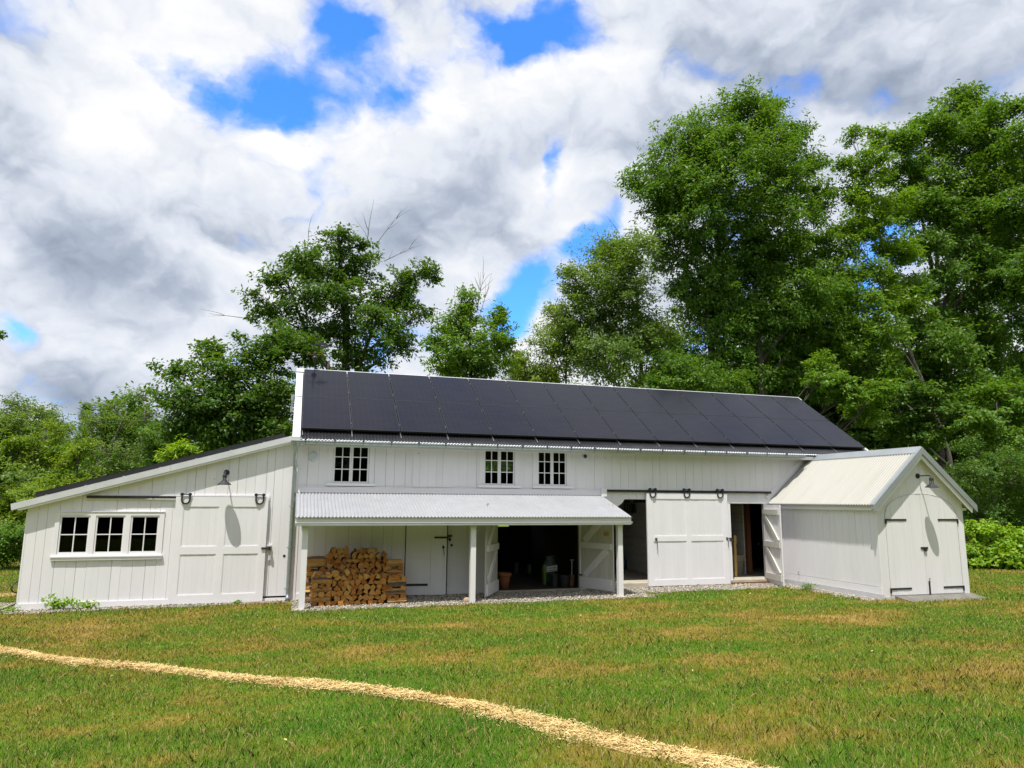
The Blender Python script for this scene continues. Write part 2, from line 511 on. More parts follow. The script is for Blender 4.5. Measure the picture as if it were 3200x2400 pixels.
def mat_grass():
    m, nt = new_mat('grass_blades')
    col, geo, N, L = lawn_colour(nt)
    mr = N('ShaderNodeMapRange'); mr.inputs['To Min'].default_value = 0.85; mr.inputs['To Max'].default_value = 1.38
    L(geo.outputs['Random Per Island'], mr.inputs['Value'])
    sc = N('ShaderNodeVectorMath'); sc.operation = 'SCALE'
    L(col, sc.inputs[0]); L(mr.outputs[0], sc.inputs['Scale'])
    # a share of dead straw blades everywhere
    gt = N('ShaderNodeMath'); gt.operation = 'GREATER_THAN'; gt.inputs[1].default_value = 0.87
    L(geo.outputs['Random Per Island'], gt.inputs[0])
    mx = N('ShaderNodeMix'); mx.data_type = 'RGBA'
    mx.inputs[7].default_value = (0.42, 0.32, 0.13, 1)
    L(gt.outputs[0], mx.inputs[0]); L(sc.outputs[0], mx.inputs[6])
    b = N('ShaderNodeBsdfPrincipled'); b.inputs['Roughness'].default_value = 0.55; b.inputs['Specular IOR Level'].default_value = 0.08
    L(mx.outputs[2], b.inputs['Base Color'])
    nv = N('ShaderNodeVectorMath'); nv.operation = 'MULTIPLY_ADD'      # thin blades shade softly, like the turf they make up
    nv.inputs[1].default_value = (0.45, 0.45, 0.45); nv.inputs[2].default_value = (0, 0, 0.8)
    L(geo.outputs['Normal'], nv.inputs[0])
    nn = N('ShaderNodeVectorMath'); nn.operation = 'NORMALIZE'; L(nv.outputs[0], nn.inputs[0]); L(nn.outputs[0], b.inputs['Normal'])
    tr = N('ShaderNodeBsdfTranslucent'); L(mx.outputs[2], tr.inputs['Color'])
    ms = N('ShaderNodeMixShader'); ms.inputs[0].default_value = 0.22
    L(b.outputs[0], ms.inputs[1]); L(tr.outputs[0], ms.inputs[2])
    out = N('ShaderNodeOutputMaterial'); L(ms.outputs[0], out.inputs[0])
    return m


def mat_ground():
    m, nt = new_mat('lawn_soil')
    col, geo, N, L = lawn_colour(nt)
    f = N('ShaderNodeTexNoise'); f.inputs['Scale'].default_value = 60; f.inputs['Detail'].default_value = 4
    L(geo.outputs['Position'], f.inputs['Vector'])
    mr = N('ShaderNodeMapRange'); mr.inputs['From Min'].default_value = 0.3; mr.inputs['From Max'].default_value = 0.7
    mr.inputs['To Min'].default_value = 0.6; mr.inputs['To Max'].default_value = 1.1
    L(f.outputs['Fac'], mr.inputs['Value'])
    sc = N('ShaderNodeVectorMath'); sc.operation = 'SCALE'
    L(col, sc.inputs[0]); L(mr.outputs[0], sc.inputs['Scale'])
    b = N('ShaderNodeBsdfPrincipled'); b.inputs['Roughness'].default_value = 0.9; b.inputs['Specular IOR Level'].default_value = 0.1
    L(sc.outputs[0], b.inputs['Base Color'])
    bp = N('ShaderNodeBump'); bp.inputs['Strength'].default_value = 0.6; bp.inputs['Distance'].default_value = 0.03
    L(f.outputs['Fac'], bp.inputs['Height']); L(bp.outputs[0], b.inputs['Normal'])
    out = N('ShaderNodeOutputMaterial'); L(b.outputs[0], out.inputs[0])
    return m


def mat_glass():
    m, nt = new_mat('window_glass')
    N, L = nt.nodes.new, nt.links.new
    out = N('ShaderNodeOutputMaterial')
    t = N('ShaderNodeBsdfTransparent'); t.inputs[0].default_value = (0.62, 0.66, 0.64, 1)
    g = N('ShaderNodeBsdfGlossy'); g.inputs['Roughness'].default_value = 0.02; g.inputs[0].default_value = (0.8, 0.85, 0.8, 1)
    fr = N('ShaderNodeFresnel'); fr.inputs['IOR'].default_value = 1.22
    ms = N('ShaderNodeMixShader')
    L(fr.outputs[0], ms.inputs[0]); L(t.outputs[0], ms.inputs[1]); L(g.outputs[0], ms.inputs[2])
    L(ms.outputs[0], out.inputs[0])
    return m


def mat_panel():
    """black solar module: rows of cells as fine horizontal lines, glass on top"""
    m, nt = new_mat('solar_glass')
    N, L = nt.nodes.new, nt.links.new
    out = N('ShaderNodeOutputMaterial')
    b = N('ShaderNodeBsdfPrincipled')
    tc = N('ShaderNodeTexCoord')
    sep = N('ShaderNodeSeparateXYZ'); L(tc.outputs['Object'], sep.inputs[0])
    br = N('ShaderNodeTexBrick')
    br.inputs['Scale'].default_value = 1.0
    br.inputs['Brick Width'].default_value = 0.26; br.inputs['Row Height'].default_value = 0.055
    br.inputs['Mortar Size'].default_value = 0.004
    br.inputs['Color1'].default_value = (0.007, 0.008, 0.015, 1)
    br.inputs['Color2'].default_value = (0.011, 0.011, 0.020, 1)
    br.inputs['Mortar'].default_value = (0.024, 0.024, 0.034, 1)
    L(tc.outputs['Object'], br.inputs['Vector'])
    L(br.outputs['Color'], b.inputs['Base Color'])
    b.inputs['Roughness'].default_value = 0.22
    b.inputs['Specular IOR Level'].default_value = 0.15
    nz = N('ShaderNodeTexNoise'); nz.inputs['Scale'].default_value = 1.3; nz.inputs['Detail'].default_value = 5
    L(tc.outputs['Object'], nz.inputs['Vector'])
    mr = N('ShaderNodeMapRange'); mr.inputs['To Min'].default_value = 0.07; mr.inputs['To Max'].default_value = 0.20
    L(nz.outputs['Fac'], mr.inputs['Value']); L(mr.outputs[0], b.inputs['Roughness'])
    L(b.outputs[0], out.inputs[0])
    return m


def mat_end_grain():
    """cut ends of split logs: growth rings and radial cracks"""
    m, nt = new_mat('log_end_grain')
    N, L = nt.nodes.new, nt.links.new
    out = N('ShaderNodeOutputMaterial')
    b = N('ShaderNodeBsdfPrincipled'); b.inputs['Roughness'].default_value = 0.75; b.inputs['Specular IOR Level'].default_value = 0.15
    tc = N('ShaderNodeTexCoord'); oi = N('ShaderNodeObjectInfo')
    mp = N('ShaderNodeMapping'); mp.inputs['Scale'].default_value = (1, 0.1, 1)
    L(tc.outputs['Object'], mp.inputs[0])
    wv = N('ShaderNodeTexWave'); wv.wave_type = 'RINGS'; wv.rings_direction = 'Y'
    wv.inputs['Scale'].default_value = 26; wv.inputs['Distortion'].default_value = 3.0; wv.inputs['Detail'].default_value = 3
    L(mp.outputs[0], wv.inputs['Vector'])
    nz = N('ShaderNodeTexNoise'); nz.inputs['Scale'].default_value = 22; nz.inputs['Detail'].default_value = 5
    L(tc.outputs['Object'], nz.inputs['Vector'])
    r = N('ShaderNodeValToRGB'); el = r.color_ramp.elements
    el[0].position = 0.0; el[0].color = (0.38, 0.135, 0.03, 1)
    el[1].position = 1.0; el[1].color = (0.64, 0.36, 0.11, 1)
    e = el.new(0.5); e.color = (0.56, 0.25, 0.058, 1)
    L(oi.outputs['Random'], r.inputs['Fac'])
    mr = N('ShaderNodeMapRange'); mr.inputs['To Min'].default_value = 0.74; mr.inputs['To Max'].default_value = 1.08
    L(wv.outputs['Fac'], mr.inputs['Value'])
    mr2 = N('ShaderNodeMapRange'); mr2.inputs['From Min'].default_value = 0.25; mr2.inputs['From Max'].default_value = 0.6
    mr2.inputs['To Min'].default_value = 0.55; mr2.inputs['To Max'].default_value = 1.05
    L(nz.outputs['Fac'], mr2.inputs['Value'])
    mu = N('ShaderNodeMath'); mu.operation = 'MULTIPLY'; L(mr.outputs[0], mu.inputs[0]); L(mr2.outputs[0], mu.inputs[1])
    sc = N('ShaderNodeVectorMath'); sc.operation = 'SCALE'; L(r.outputs[0], sc.inputs[0]); L(mu.outputs[0], sc.inputs['Scale'])
    L(sc.outputs[0], b.inputs['Base Color'])
    bp = N('ShaderNodeBump'); bp.inputs['Strength'].default_value = 0.5; bp.inputs['Distance'].default_value = 0.01
    L(nz.outputs['Fac'], bp.inputs['Height']); L(bp.outputs[0], b.inputs['Normal'])
    L(b.outputs[0], out.inputs[0])
    return m


MAT = dict(
    paint=mat_basic('white_paint_boards', (0.805, 0.79, 0.82), (0.775, 0.76, 0.79), rough=0.5, scale=2.0, stretch=(3, 3, 0.6), island=0.025, bump=0.10, bscale=40, space='World', knots=True),
    trim=mat_basic('white_paint_trim', (0.825, 0.81, 0.84), (0.79, 0.775, 0.80), rough=0.45, scale=2.0, bump=0.05, bscale=60, space='World'),
    oldpaint=mat_basic('weathered_paint', (0.60, 0.585, 0.54), (0.47, 0.45, 0.40), rough=0.6, scale=2.5, stretch=(6, 6, 0.6), lo=0.45, hi=0.8, island=0.05, bump=0.15, bscale=30, space='World'),
    backing=mat_basic('groove_shade_behind_boards', (0.26, 0.26, 0.255), rough=0.9),  # shade of white paint deep in the board grooves, put into this grey
    blacksheet=mat_basic('black_corrugated_sheet', (0.05, 0.052, 0.058), (0.07, 0.072, 0.078), rough=0.25, metal=0.6, scale=3),
    galv=mat_basic('galvalume_sheet', (0.49, 0.50, 0.53), (0.43, 0.44, 0.47), rough=0.36, metal=0.4, scale=3, island=0.0, rough2=0.55),
    zinc=mat_basic('galvanised_steel', (0.42, 0.47, 0.48), (0.33, 0.38, 0.39), rough=0.38, metal=0.8, scale=9, rough2=0.55),
    cap=mat_basic('pale_metal_flashing', (0.72, 0.73, 0.76), (0.64, 0.65, 0.68), rough=0.4, metal=0.25, scale=3),
    greycap=mat_basic('grey_metal_flashing', (0.40, 0.43, 0.45), (0.33, 0.36, 0.38), rough=0.42, metal=0.4, scale=2),
    cream=mat_basic('cream_corrugated_sheet', (0.385, 0.38, 0.345), (0.355, 0.345, 0.295), rough=0.5, scale=2.0, stretch=(0.5, 5, 0.5), lo=0.42, hi=0.72),
    iron=mat_basic('black_iron', (0.018, 0.019, 0.021), (0.028, 0.028, 0.030), rough=0.42, scale=12),
    lampgrey=mat_basic('black_enamel', (0.022, 0.024, 0.030), (0.028, 0.030, 0.036), rough=0.45, scale=12),
    glass=mat_glass(),
    panel=mat_panel(),
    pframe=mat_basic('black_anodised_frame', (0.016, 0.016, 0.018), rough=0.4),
    clamp=mat_basic('dark_clamp', (0.16, 0.16, 0.17), rough=0.5, metal=0.5),
    rail=mat_basic('bare_aluminium', (0.62, 0.63, 0.65), rough=0.35, metal=0.9),
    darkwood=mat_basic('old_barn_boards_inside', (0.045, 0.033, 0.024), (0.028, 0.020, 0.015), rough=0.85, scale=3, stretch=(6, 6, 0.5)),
    greywood=mat_basic('white_washed_inside_boards', (0.74, 0.74, 0.70), (0.66, 0.66, 0.62), rough=0.7, scale=3, stretch=(1, 1, 6), space='World'),
    redwood=mat_basic('reddish_timber', (0.20, 0.085, 0.045), (0.14, 0.06, 0.033), rough=0.7, scale=4, stretch=(8, 8, 0.6)),
    yelwood=mat_basic('yellow_pine', (0.55, 0.36, 0.12), rough=0.6, scale=6, stretch=(8, 8, 0.8)),
    concrete=mat_basic('pale_concrete', (0.52, 0.47, 0.38), (0.40, 0.36, 0.29), rough=0.9, scale=5, bump=0.3, bscale=50),
    slab=mat_basic('grey_concrete_slab', (0.20, 0.19, 0.165), (0.135, 0.13, 0.11), rough=0.9, scale=4, bump=0.3, bscale=60),
    gravelbase=mat_basic('gravel_bed', (0.26, 0.24, 0.20), (0.12, 0.11, 0.095), rough=0.95, scale=55, bump=0.8, bscale=60),
    pebble=mat_basic('pebbles', (0.56, 0.50, 0.40), (0.36, 0.33, 0.28), rough=0.8, scale=14, island=0.5),
    grass=mat_grass(),
    soil=mat_ground(),
    strawbed=mat_basic('straw_bed', (0.46, 0.34, 0.13), (0.30, 0.22, 0.08), rough=0.9, scale=40, bump=0.8, bscale=90),
    straw=mat_basic('straw_stalks', (0.74, 0.56, 0.25), (0.58, 0.41, 0.145), rough=0.6, scale=5, island=0.32),
    bark=mat_basic('tree_bark', (0.085, 0.070, 0.055), (0.042, 0.035, 0.028), rough=0.9, scale=6, stretch=(4, 4, 0.7), bump=0.6, bscale=14),
    palebark=mat_basic('pale_grey_bark', (0.17, 0.155, 0.13), (0.10, 0.09, 0.075), rough=0.9, scale=6, stretch=(4, 4, 0.7), bump=0.6, bscale=14),
    logbark=mat_basic('log_bark', (0.13, 0.10, 0.075), (0.06, 0.05, 0.04), rough=0.95, scale=16, stretch=(3, 0.6, 3), bump=0.8, bscale=40),
    logsplit=mat_basic('split_log_face', (0.60, 0.35, 0.11), (0.44, 0.23, 0.07), rough=0.8, scale=10, stretch=(5, 0.5, 5), bump=0.4, bscale=50),
    logend=mat_end_grain(),
    terracotta=mat_basic('terracotta', (0.36, 0.135, 0.060), (0.30, 0.11, 0.05), rough=0.85, scale=9),
    bagskin=mat_basic('dark_green_plastic', (0.02, 0.05, 0.03), (0.012, 0.03, 0.022), rough=0.35, scale=9, bump=0.4, bscale=14),
    baggreen=mat_basic('lime_green_plastic', (0.16, 0.30, 0.035), rough=0.4, scale=9),
    baglabel=mat_basic('white_label', (0.75, 0.77, 0.8), rough=0.5),
    ink=mat_basic('dark_blue_ink', (0.015, 0.02, 0.06), rough=0.6),
    blackpl=mat_basic('black_plastic', (0.02, 0.022, 0.024), rough=0.5),
    bluepl=mat_basic('blue_plastic', (0.02, 0.11, 0.20), rough=0.3),
    beige=mat_basic('beige_planter', (0.34, 0.30, 0.235), (0.27, 0.235, 0.18), rough=0.8, scale=12),
    hose=mat_basic('black_rubber', (0.02, 0.02, 0.021), rough=0.55),
    stone=mat_basic('tan_stone', (0.42, 0.32, 0.21), (0.33, 0.25, 0.17), rough=0.9, scale=12),
    carpaint=mat_basic('dark_blue_car_paint', (0.012, 0.02, 0.05), rough=0.25, coat=0.5),
    lens=mat_basic('headlamp_lens', (0.55, 0.58, 0.6), rough=0.12),
    amber=mat_basic('amber_lens', (0.5, 0.2, 0.03), rough=0.2),
    whiteplastic=mat_basic('white_plastic', (0.62, 0.67, 0.74), rough=0.35),
)
LEAF = dict(
    a=mat_leaf('leaves_mid_green', (0.058, 0.160, 0.020), (0.088, 0.205, 0.022), (0.175, 0.28, 0.034)),
    b=mat_leaf('leaves_dark_green', (0.046, 0.128, 0.020), (0.072, 0.165, 0.020), (0.135, 0.225, 0.028)),
    c=mat_leaf('leaves_yellow_green', (0.086, 0.205, 0.018), (0.122, 0.248, 0.020), (0.20, 0.32, 0.032)),
    g=mat_leaf('leaves_yellowish', (0.120, 0.225, 0.016), (0.165, 0.270, 0.018), (0.25, 0.34, 0.03)),
    d=mat_leaf('leaves_fresh_lime', (0.17, 0.34, 0.016), (0.22, 0.39, 0.024), (0.33, 0.46, 0.045), trans=0.4),
    e=mat_leaf('leaves_soft_green', (0.088, 0.185, 0.030), (0.120, 0.215, 0.032), (0.19, 0.275, 0.055)),
    f=mat_leaf('pine_needles', (0.055, 0.115, 0.032), (0.080, 0.145, 0.034), (0.120, 0.180, 0.045), trans=0.15),
)

# ------------------------------------------------------------------ ground, path, gravel
def gh(x, y):
    """height of the lawn: nearly level at the barn, rising gently towards the camera, wooded slope far behind"""
    x = np.asarray(x, dtype=float); y = np.asarray(y, dtype=float)
    z = 0.004 * np.clip(x, -15, 20) + 0.0026 * np.clip(-y - 2, 0, 14) ** 2 - 0.02 - 0.07 * np.clip(-y - 16, 0, 30)
    z = z + 0.10 * np.clip(y - 38, 0, 190)
    return z


PATH = [(-7.6, -2.2), (-5.4, -2.9), (-4.4, -3.55), (-3.78, -4.08), (-3.28, -4.58), (-2.8, -5.07), (-2.39, -5.39), (-2.01, -5.65), (-1.63, -5.91), (-1.26, -6.24), (-0.9, -6.54), (-0.56, -6.86), (-0.24, -7.1), (0.08, -7.32), (0.38, -7.52), (0.68, -7.76), (0.96, -8.01), (1.22, -8.3), (1.47, -8.58), (1.7, -8.88), (1.92, -9.19), (2.1, -9.52), (2.26, -9.86), (2.42, -10.19), (2.6, -10.5), (2.76, -10.73), (2.92, -10.97), (3.05, -11.23), (3.2, -11.5), (3.8, -12.4), (4.8, -13.8)]
PATH_B = [(-12.0, 2.0), (-9.0, 2.25), (-7.0, 2.42), (-5.9, 2.5), (-5.2, 2.6), (-4.4, 2.8)]


def path_dist(x, y, path=PATH):
    d = np.full(np.shape(x), 1e9)
    for (ax, ay), (bx, by) in zip(path[:-1], path[1:]):
        vx, vy = bx - ax, by - ay
        t = np.clip(((x - ax) * vx + (y - ay) * vy) / (vx * vx + vy * vy), 0, 1)
        d = np.minimum(d, np.hypot(x - ax - t * vx, y - ay - t * vy))
    return d


def wob(x, y):
    return 0.035 * np.sin(x * 7.1 + y * 3.3) + 0.03 * np.sin(x * 3.1 - y * 8.7 + 1.3) + 0.02 * np.sin(x * 17 + y * 13)


def gravel_mask(x, y):
    """1 where stones lie: along the wall, under the porch roof, beside the annex"""
    e = wob(x, y)
    a = (x > -6.3) & (x < -4.9) & (y > -0.35 + e) & (y < 1.1 + e)
    b = (x > -5.0) & (x < 0.3) & (y > -0.46 + e + 0.03 * (x + 2)) & (y < 0.1)
    c = (x > 0.1) & (x < 7.75 + e * 2) & (y > -1.66 + e) & (y < 0.1)
    d = (x > 7.5) & (x < 12.3) & (y > -1.02 + e - 0.02 * (x - 9)) & (y < 0.1)
    f = (x > 11.55 + e * 2 - 0.10 * (y + 1)) & (x < 12.2) & (y > -3.45) & (y < 0)
    return a | b | c | d | f


# one sheet out to the horizon, finer near the barn
def axis(lo, hi, near_lo, near_hi, step):
    near = np.arange(near_lo, near_hi + 1e-6, step)
    a = near_lo - np.cumsum(step * 1.25 ** np.arange(1, 60))
    b = near_hi + np.cumsum(step * 1.25 ** np.arange(1, 60))
    return np.concatenate([[lo], a[a > lo][::-1], near, b[b < hi], [hi]])


gx = axis(-700, 700, -14, 24, 0.5); gy = axis(-300, 900, -14, 12, 0.5)
XX, YY = np.meshgrid(gx, gy)
ZZ = gh(XX, YY)
nx_, ny_ = len(gx), len(gy)
V = np.stack([XX, YY, ZZ], -1).reshape(-1, 3)
ii = (np.arange(ny_ - 1)[:, None] * nx_ + np.arange(nx_ - 1)[None, :]).ravel()
F = np.stack([ii, ii + 1, ii + nx_ + 1, ii + nx_], -1)
tag(np_mesh('ground', V, F, MAT['soil'], smooth=True), kind='structure')


def ribbon(name, path, half, dz, mat):
    pts = [Vector((x, y, 0)) for x, y in path]
    dense = []
    for a, b in zip(pts[:-1], pts[1:]):
        nn = max(1, int((b - a).length / 0.12))
        for k in range(nn):
            dense.append(a.lerp(b, k / nn))
    dense.append(pts[-1])
    vs, fs = [], []
    for i, p in enumerate(dense):
        t = (dense[min(i + 1, len(dense) - 1)] - dense[max(0, i - 1)]).normalized()
        n = Vector((-t.y, t.x, 0))
        for k, s in enumerate((-1, -0.45, 0, 0.45, 1)):
            w = half * (0.55 + 1.05 * i / len(dense)) * (1 + 0.16 * math.sin(i * 0.5 + (s > 0) * 2.0) + 0.12 * math.sin(i * 1.3 + s))
            q = p + n * s * w
            vs.append((q.x, q.y, float(gh(q.x, q.y)) + dz * (1 - abs(s) ** 2) + 0.004))
        if i:
            for k in range(4):
                a = (i - 1) * 5 + k
                fs.append((a, a + 1, a + 6, a + 5))
    return np_mesh(name, np.array(vs), np.array(fs), mat, smooth=True)


tag(ribbon('path', PATH, 0.105, 0.012, MAT['strawbed']), kind='structure')
tag(ribbon('path', PATH_B, 0.16, 0.02, MAT['strawbed']), kind='structure')


def stalks(path, n, half):
    """loose straw heaped along the path"""
    seg = np.array(path); d = np.diff(seg, axis=0); ln = np.hypot(d[:, 0], d[:, 1])
    cum = np.concatenate([[0], np.cumsum(ln)])
    s = nrg.uniform(0, cum[-1], n); k = np.clip(np.searchsorted(cum, s) - 1, 0, len(ln) - 1)
    t = (s - cum[k]) / ln[k]
    base = seg[k] + d[k] * t[:, None]
    nrm = np.stack([-d[k][:, 1], d[k][:, 0]], -1) / ln[k][:, None]
    off = np.clip(nrg.normal(0, 0.52, n), -1.9, 1.9)
    width = half * (0.55 + 1.05 * s / cum[-1]) * (1 + 0.22 * np.sin(s * 2.1) + 0.15 * np.sin(s * 5.3 + 1))
    p = base + nrm * (off * width)[:, None]
    z = gh(p[:, 0], p[:, 1]) + 0.012 + nrg.uniform(0, 0.03, n) * np.clip(1.1 - off ** 2 * 0.6, 0.1, 1)
    a = nrg.uniform(0, math.pi * 2, n); L = nrg.uniform(0.02, 0.10, n); w = nrg.uniform(0.0013, 0.0027, n)
    tilt = nrg.normal(0, 0.22, n)
    dx, dy, dz = np.cos(a) * L / 2, np.sin(a) * L / 2, np.sin(tilt) * L / 2
    sx, sy = -np.sin(a) * w, np.cos(a) * w
    c = np.stack([p[:, 0], p[:, 1], z], -1)
    D = np.stack([dx, dy, dz], -1); S = np.stack([sx, sy, w * 0.6], -1)
    return np.stack([c - D - S, c - D + S, c + D + S, c + D - S], 1).reshape(-1, 3)


sv = np.concatenate([stalks(PATH, 36000, 0.140), stalks(PATH_B, 3000, 0.16)])
tag(np_mesh('straw', sv, np.arange(len(sv)).reshape(-1, 4), MAT['straw']),
    'golden straw spread in a narrow curving strip across the lawn', 'straw', kind='stuff')


def pebbles():
    n = 60000
    x = nrg.uniform(-6.4, 12.4, n); y = nrg.uniform(-3.5, 1.2, n)
    k = gravel_mask(x, y) & ~((x > 0.2) & (x < 11.9) & (y > 0.0))
    x, y = x[k], y[k]
    r = nrg.uniform(0.008, 0.019, len(x))
    c = np.stack([x, y, gh(x, y) + 0.012 + r * 0.4], -1)
    base = np.array([(1, 0, 0), (-1, 0, 0), (0, 1, 0), (0, -1, 0), (0, 0, .75), (0, 0, -.75)])
    jit = nrg.uniform(0.7, 1.3, (len(x), 6, 1))
    ang = nrg.uniform(0, 6.28, len(x)); ca, sa = np.cos(ang), np.sin(ang)
    v = base[None] * jit * r[:, None, None] * np.array([1.25, 0.9, 1])
    vx = v[..., 0] * ca[:, None] - v[..., 1] * sa[:, None]; vy = v[..., 0] * sa[:, None] + v[..., 1] * ca[:, None]
    v = np.stack([vx, vy, v[..., 2]], -1) + c[:, None]
    fb = np.array([(0, 2, 4), (2, 1, 4), (1, 3, 4), (3, 0, 4), (2, 0, 5), (1, 2, 5), (3, 1, 5), (0, 3, 5)])
    f = (np.arange(len(x))[:, None, None] * 6 + fb[None]).reshape(-1, 3)
    return np_mesh('gravel', v.reshape(-1, 3), f, MAT['pebble'])


tag(pebbles(), 'loose pale pebbles strewn along the foot of the white barn', 'gravel', kind='stuff')
# bed under the pebbles: small tiles of the sheet where stones lie
bx = np.arange(-6.4, 12.4, 0.12); by = np.arange(-3.5, 1.3, 0.12)
BX, BY = np.meshgrid(bx, by); bk = gravel_mask(BX + .06, BY + .06).ravel()
bx0, by0 = BX.ravel()[bk], BY.ravel()[bk]
cs = []
for ox, oy in ((0, 0), (.12, 0), (.12, .12), (0, .12)):
    cs.append(np.stack([bx0 + ox, by0 + oy, gh(bx0 + ox, by0 + oy) + 0.006], -1))
bv = np.stack(cs, 1).reshape(-1, 3)
tag(np_mesh('gravel_bed', bv, np.arange(len(bv)).reshape(-1, 4), MAT['gravelbase']), kind='structure')


def grass():
    """mown blades, as dense as they show at each distance"""
    P = []
    cx, cy = 0.0, -16.0
    f = np.array([math.sin(0.2969), math.cos(0.2969)]); r = np.array([f[1], -f[0]])
    bands = [(4.0, 6.5, 5200), (6.5, 9, 3800), (9, 12, 2700), (12, 15, 1900), (15, 19, 1300), (19, 26, 700), (26, 34, 330)]
    for d0, d1, dens in bands:
        wid = 2 * (0.74 * d1 + 1.0)
        n = int(dens * (d1 - d0) * wid)
        dd = nrg.uniform(d0, d1, n); ss = nrg.uniform(-wid / 2, wid / 2, n)
        k = np.abs(ss) < 0.74 * dd + 1.0
        dd, ss = dd[k], ss[k]
        x = cx + f[0] * dd + r[0] * ss; y = cy + f[1] * dd + r[1] * ss
        P.append(np.stack([x, y, dd], -1))
    P = np.concatenate(P)
    x, y, dd = P.T
    k = ~gravel_mask(x, y)
    k &= ~((x > -5.0) & (x < 15.4) & (y > -0.05) & (y < 5.5))
    k &= ~((x > 12.0) & (x < 14.7) & (y > -3.46))
    k &= ~((x > 12.5) & (x < 14.64) & (y > -3.88))
    pd = np.minimum(path_dist(x, y), path_dist(x, y, PATH_B))
    k &= (pd > 0.06 + 0.12 * np.clip((-y - 4) / 8, 0, 1) + wob(x, y) * 1.8 + nrg.uniform(-.05, .05, len(x))) | (nrg.random(len(x)) < 0.08)
    x, y, dd, pd = x[k], y[k], dd[k], pd[k]
    n = len(x)
    clump = 0.5 + 0.5 * np.sin(x * 2.3 + np.sin(y * 1.7) * 2) * np.sin(y * 2.9 + np.sin(x * 1.3) * 2)
    h = np.minimum(nrg.gamma(6.0, 1 / 6.0, n), 1.7) * (0.024 + 0.019 * clump) * np.where(y < -9.0, 1.25, 1.0)
    gm = np.zeros(n, bool)
    for ox, oy in ((.12, 0), (-.12, 0), (0, .14), (0, -.1)):
        gm |= gravel_mask(x + ox, y + oy)
    h = np.where(gm, h * 1.5, h)
    h = np.where((x > 12.0) & (x < 14.9) & (y > -4.15) & (y < -3.2), h * 1.2, h)
    a = nrg.uniform(0, 2 * math.pi, n); w = np.maximum(0.0021, 0.00036 * dd) * nrg.uniform(0.7, 1.4, n)
    b = nrg.uniform(0, 2 * math.pi, n); lean = np.minimum(np.abs(nrg.normal(0.0, 0.7, n)), 1.5) * h
    z0 = gh(x, y) - 0.004
    c = np.stack([x, y, z0], -1)
    S = np.stack([np.cos(a) * w, np.sin(a) * w, 0 * w], -1)
    mid = c + np.stack([np.cos(b) * lean * 0.35, np.sin(b) * lean * 0.35, h * 0.62], -1)
    tip = c + np.stack([np.cos(b) * lean, np.sin(b) * lean, h], -1)
    v = np.stack([c - S, c + S, mid + S * 0.75, tip, mid - S * 0.75], 1).reshape(-1, 3)
    return np_mesh('grass', v, np.arange(len(v)).reshape(-1, 5), MAT['grass'])


def fallen():
    n = 34
    x = nrg.uniform(-7, 14, n); y = nrg.uniform(-12, -1.5, n)
    k = path_dist(x, y) > 0.3
    k &= ~((x > 11.5) & (y > -4))
    x, y = x[k], y[k]; n = len(x)
    c = np.stack([x, y, gh(x, y) + 0.035], -1)
    a = nrg.uniform(0, 6.28, n); L = nrg.uniform(0.012, 0.024, n)
    D = np.stack([np.cos(a) * L, np.sin(a) * L, nrg.uniform(-.01, .012, n)], -1); S = np.stack([-np.sin(a) * L * .5, np.cos(a) * L * .5, nrg.uniform(.0, .012, n)], -1)
    v = np.stack([c - D, c + S, c + D, c - S], 1).reshape(-1, 3)
    return np_mesh('fallen_leaves', v, np.arange(len(v)).reshape(-1, 4), MAT['straw'])


tag(fallen(), 'dry tan leaves scattered over the lawn', 'leaves', kind='stuff')
tag(grass(), 'mown lawn grass, green mixed with dried tan patches', 'grass', kind='stuff')

# ------------------------------------------------------------------ the barn
barn = thing('barn', 'long white board barn with black solar panels on its roof', 'barn')


def plank_wall(mb, u0, u1, zb, zt, openings, P, wmin=0.19, wmax=0.27, gap=0.005, thick=0.024, kinks=(), back=0.07, r=None, backmat=1):
    """boards of differing width with open joints over a dark backing; openings = (ua, ub, za, zb)"""
    r = r or rng
    zb = zb if callable(zb) else (lambda u, v=zb: v)
    zt_ = zt if callable(zt) else (lambda u, v=zt: v)

    def strip(a, b, w0, w1):
        cuts = sorted({a, b} | {k for k in kinks if a < k < b} | {e for o in openings for e in o[:2] if a < e < b})
        for s, t in zip(cuts[:-1], cuts[1:]):
            if t - s < 1e-4:
                continue
            mid = (s + t) / 2
            blk = sorted((o[2], o[3]) for o in openings if o[0] < mid < o[1])
            lo = None
            segs, cur = [], 'b'
            for (a0, b0) in blk:
                segs.append((cur, a0)); cur = b0
            segs.append((cur, 't'))
            for lo, hi in segs:
                ls, lt = (zb(s), zb(t)) if lo == 'b' else (lo, lo)
                hs, ht = (zt_(s), zt_(t)) if hi == 't' else (hi, hi)
                if (hs + ht) - (ls + lt) < 0.01:
                    continue
                vs = [P(s, w0, ls), P(t, w0, lt), P(t, w0, ht), P(s, w0, hs), P(s, w1, ls), P(t, w1, lt), P(t, w1, ht), P(s, w1, hs)]
                mb.add(vs, [(0, 3, 2, 1), (4, 5, 6, 7), (0, 1, 5, 4), (1, 2, 6, 5), (2, 3, 7, 6), (3, 0, 4, 7)])

    mb.mat(backmat)
    strip(u0, u1, -back, -0.001)
    mb.mat(0)
    u = u0
    while u < u1 - 0.02:
        w = r.uniform(wmin, wmax)
        e = u + w if u1 - (u + w) > wmin * 0.7 else u1
        g = gap * r.choice((0.45, 0.7, 1.0, 1.25))
        strip(u, e - (g if e < u1 else 0), 0.0, thick + r.uniform(-0.002, 0.002))
        u = e


def front(y0=0.024):
    return lambda u, w, z: (u, y0 - w, z)


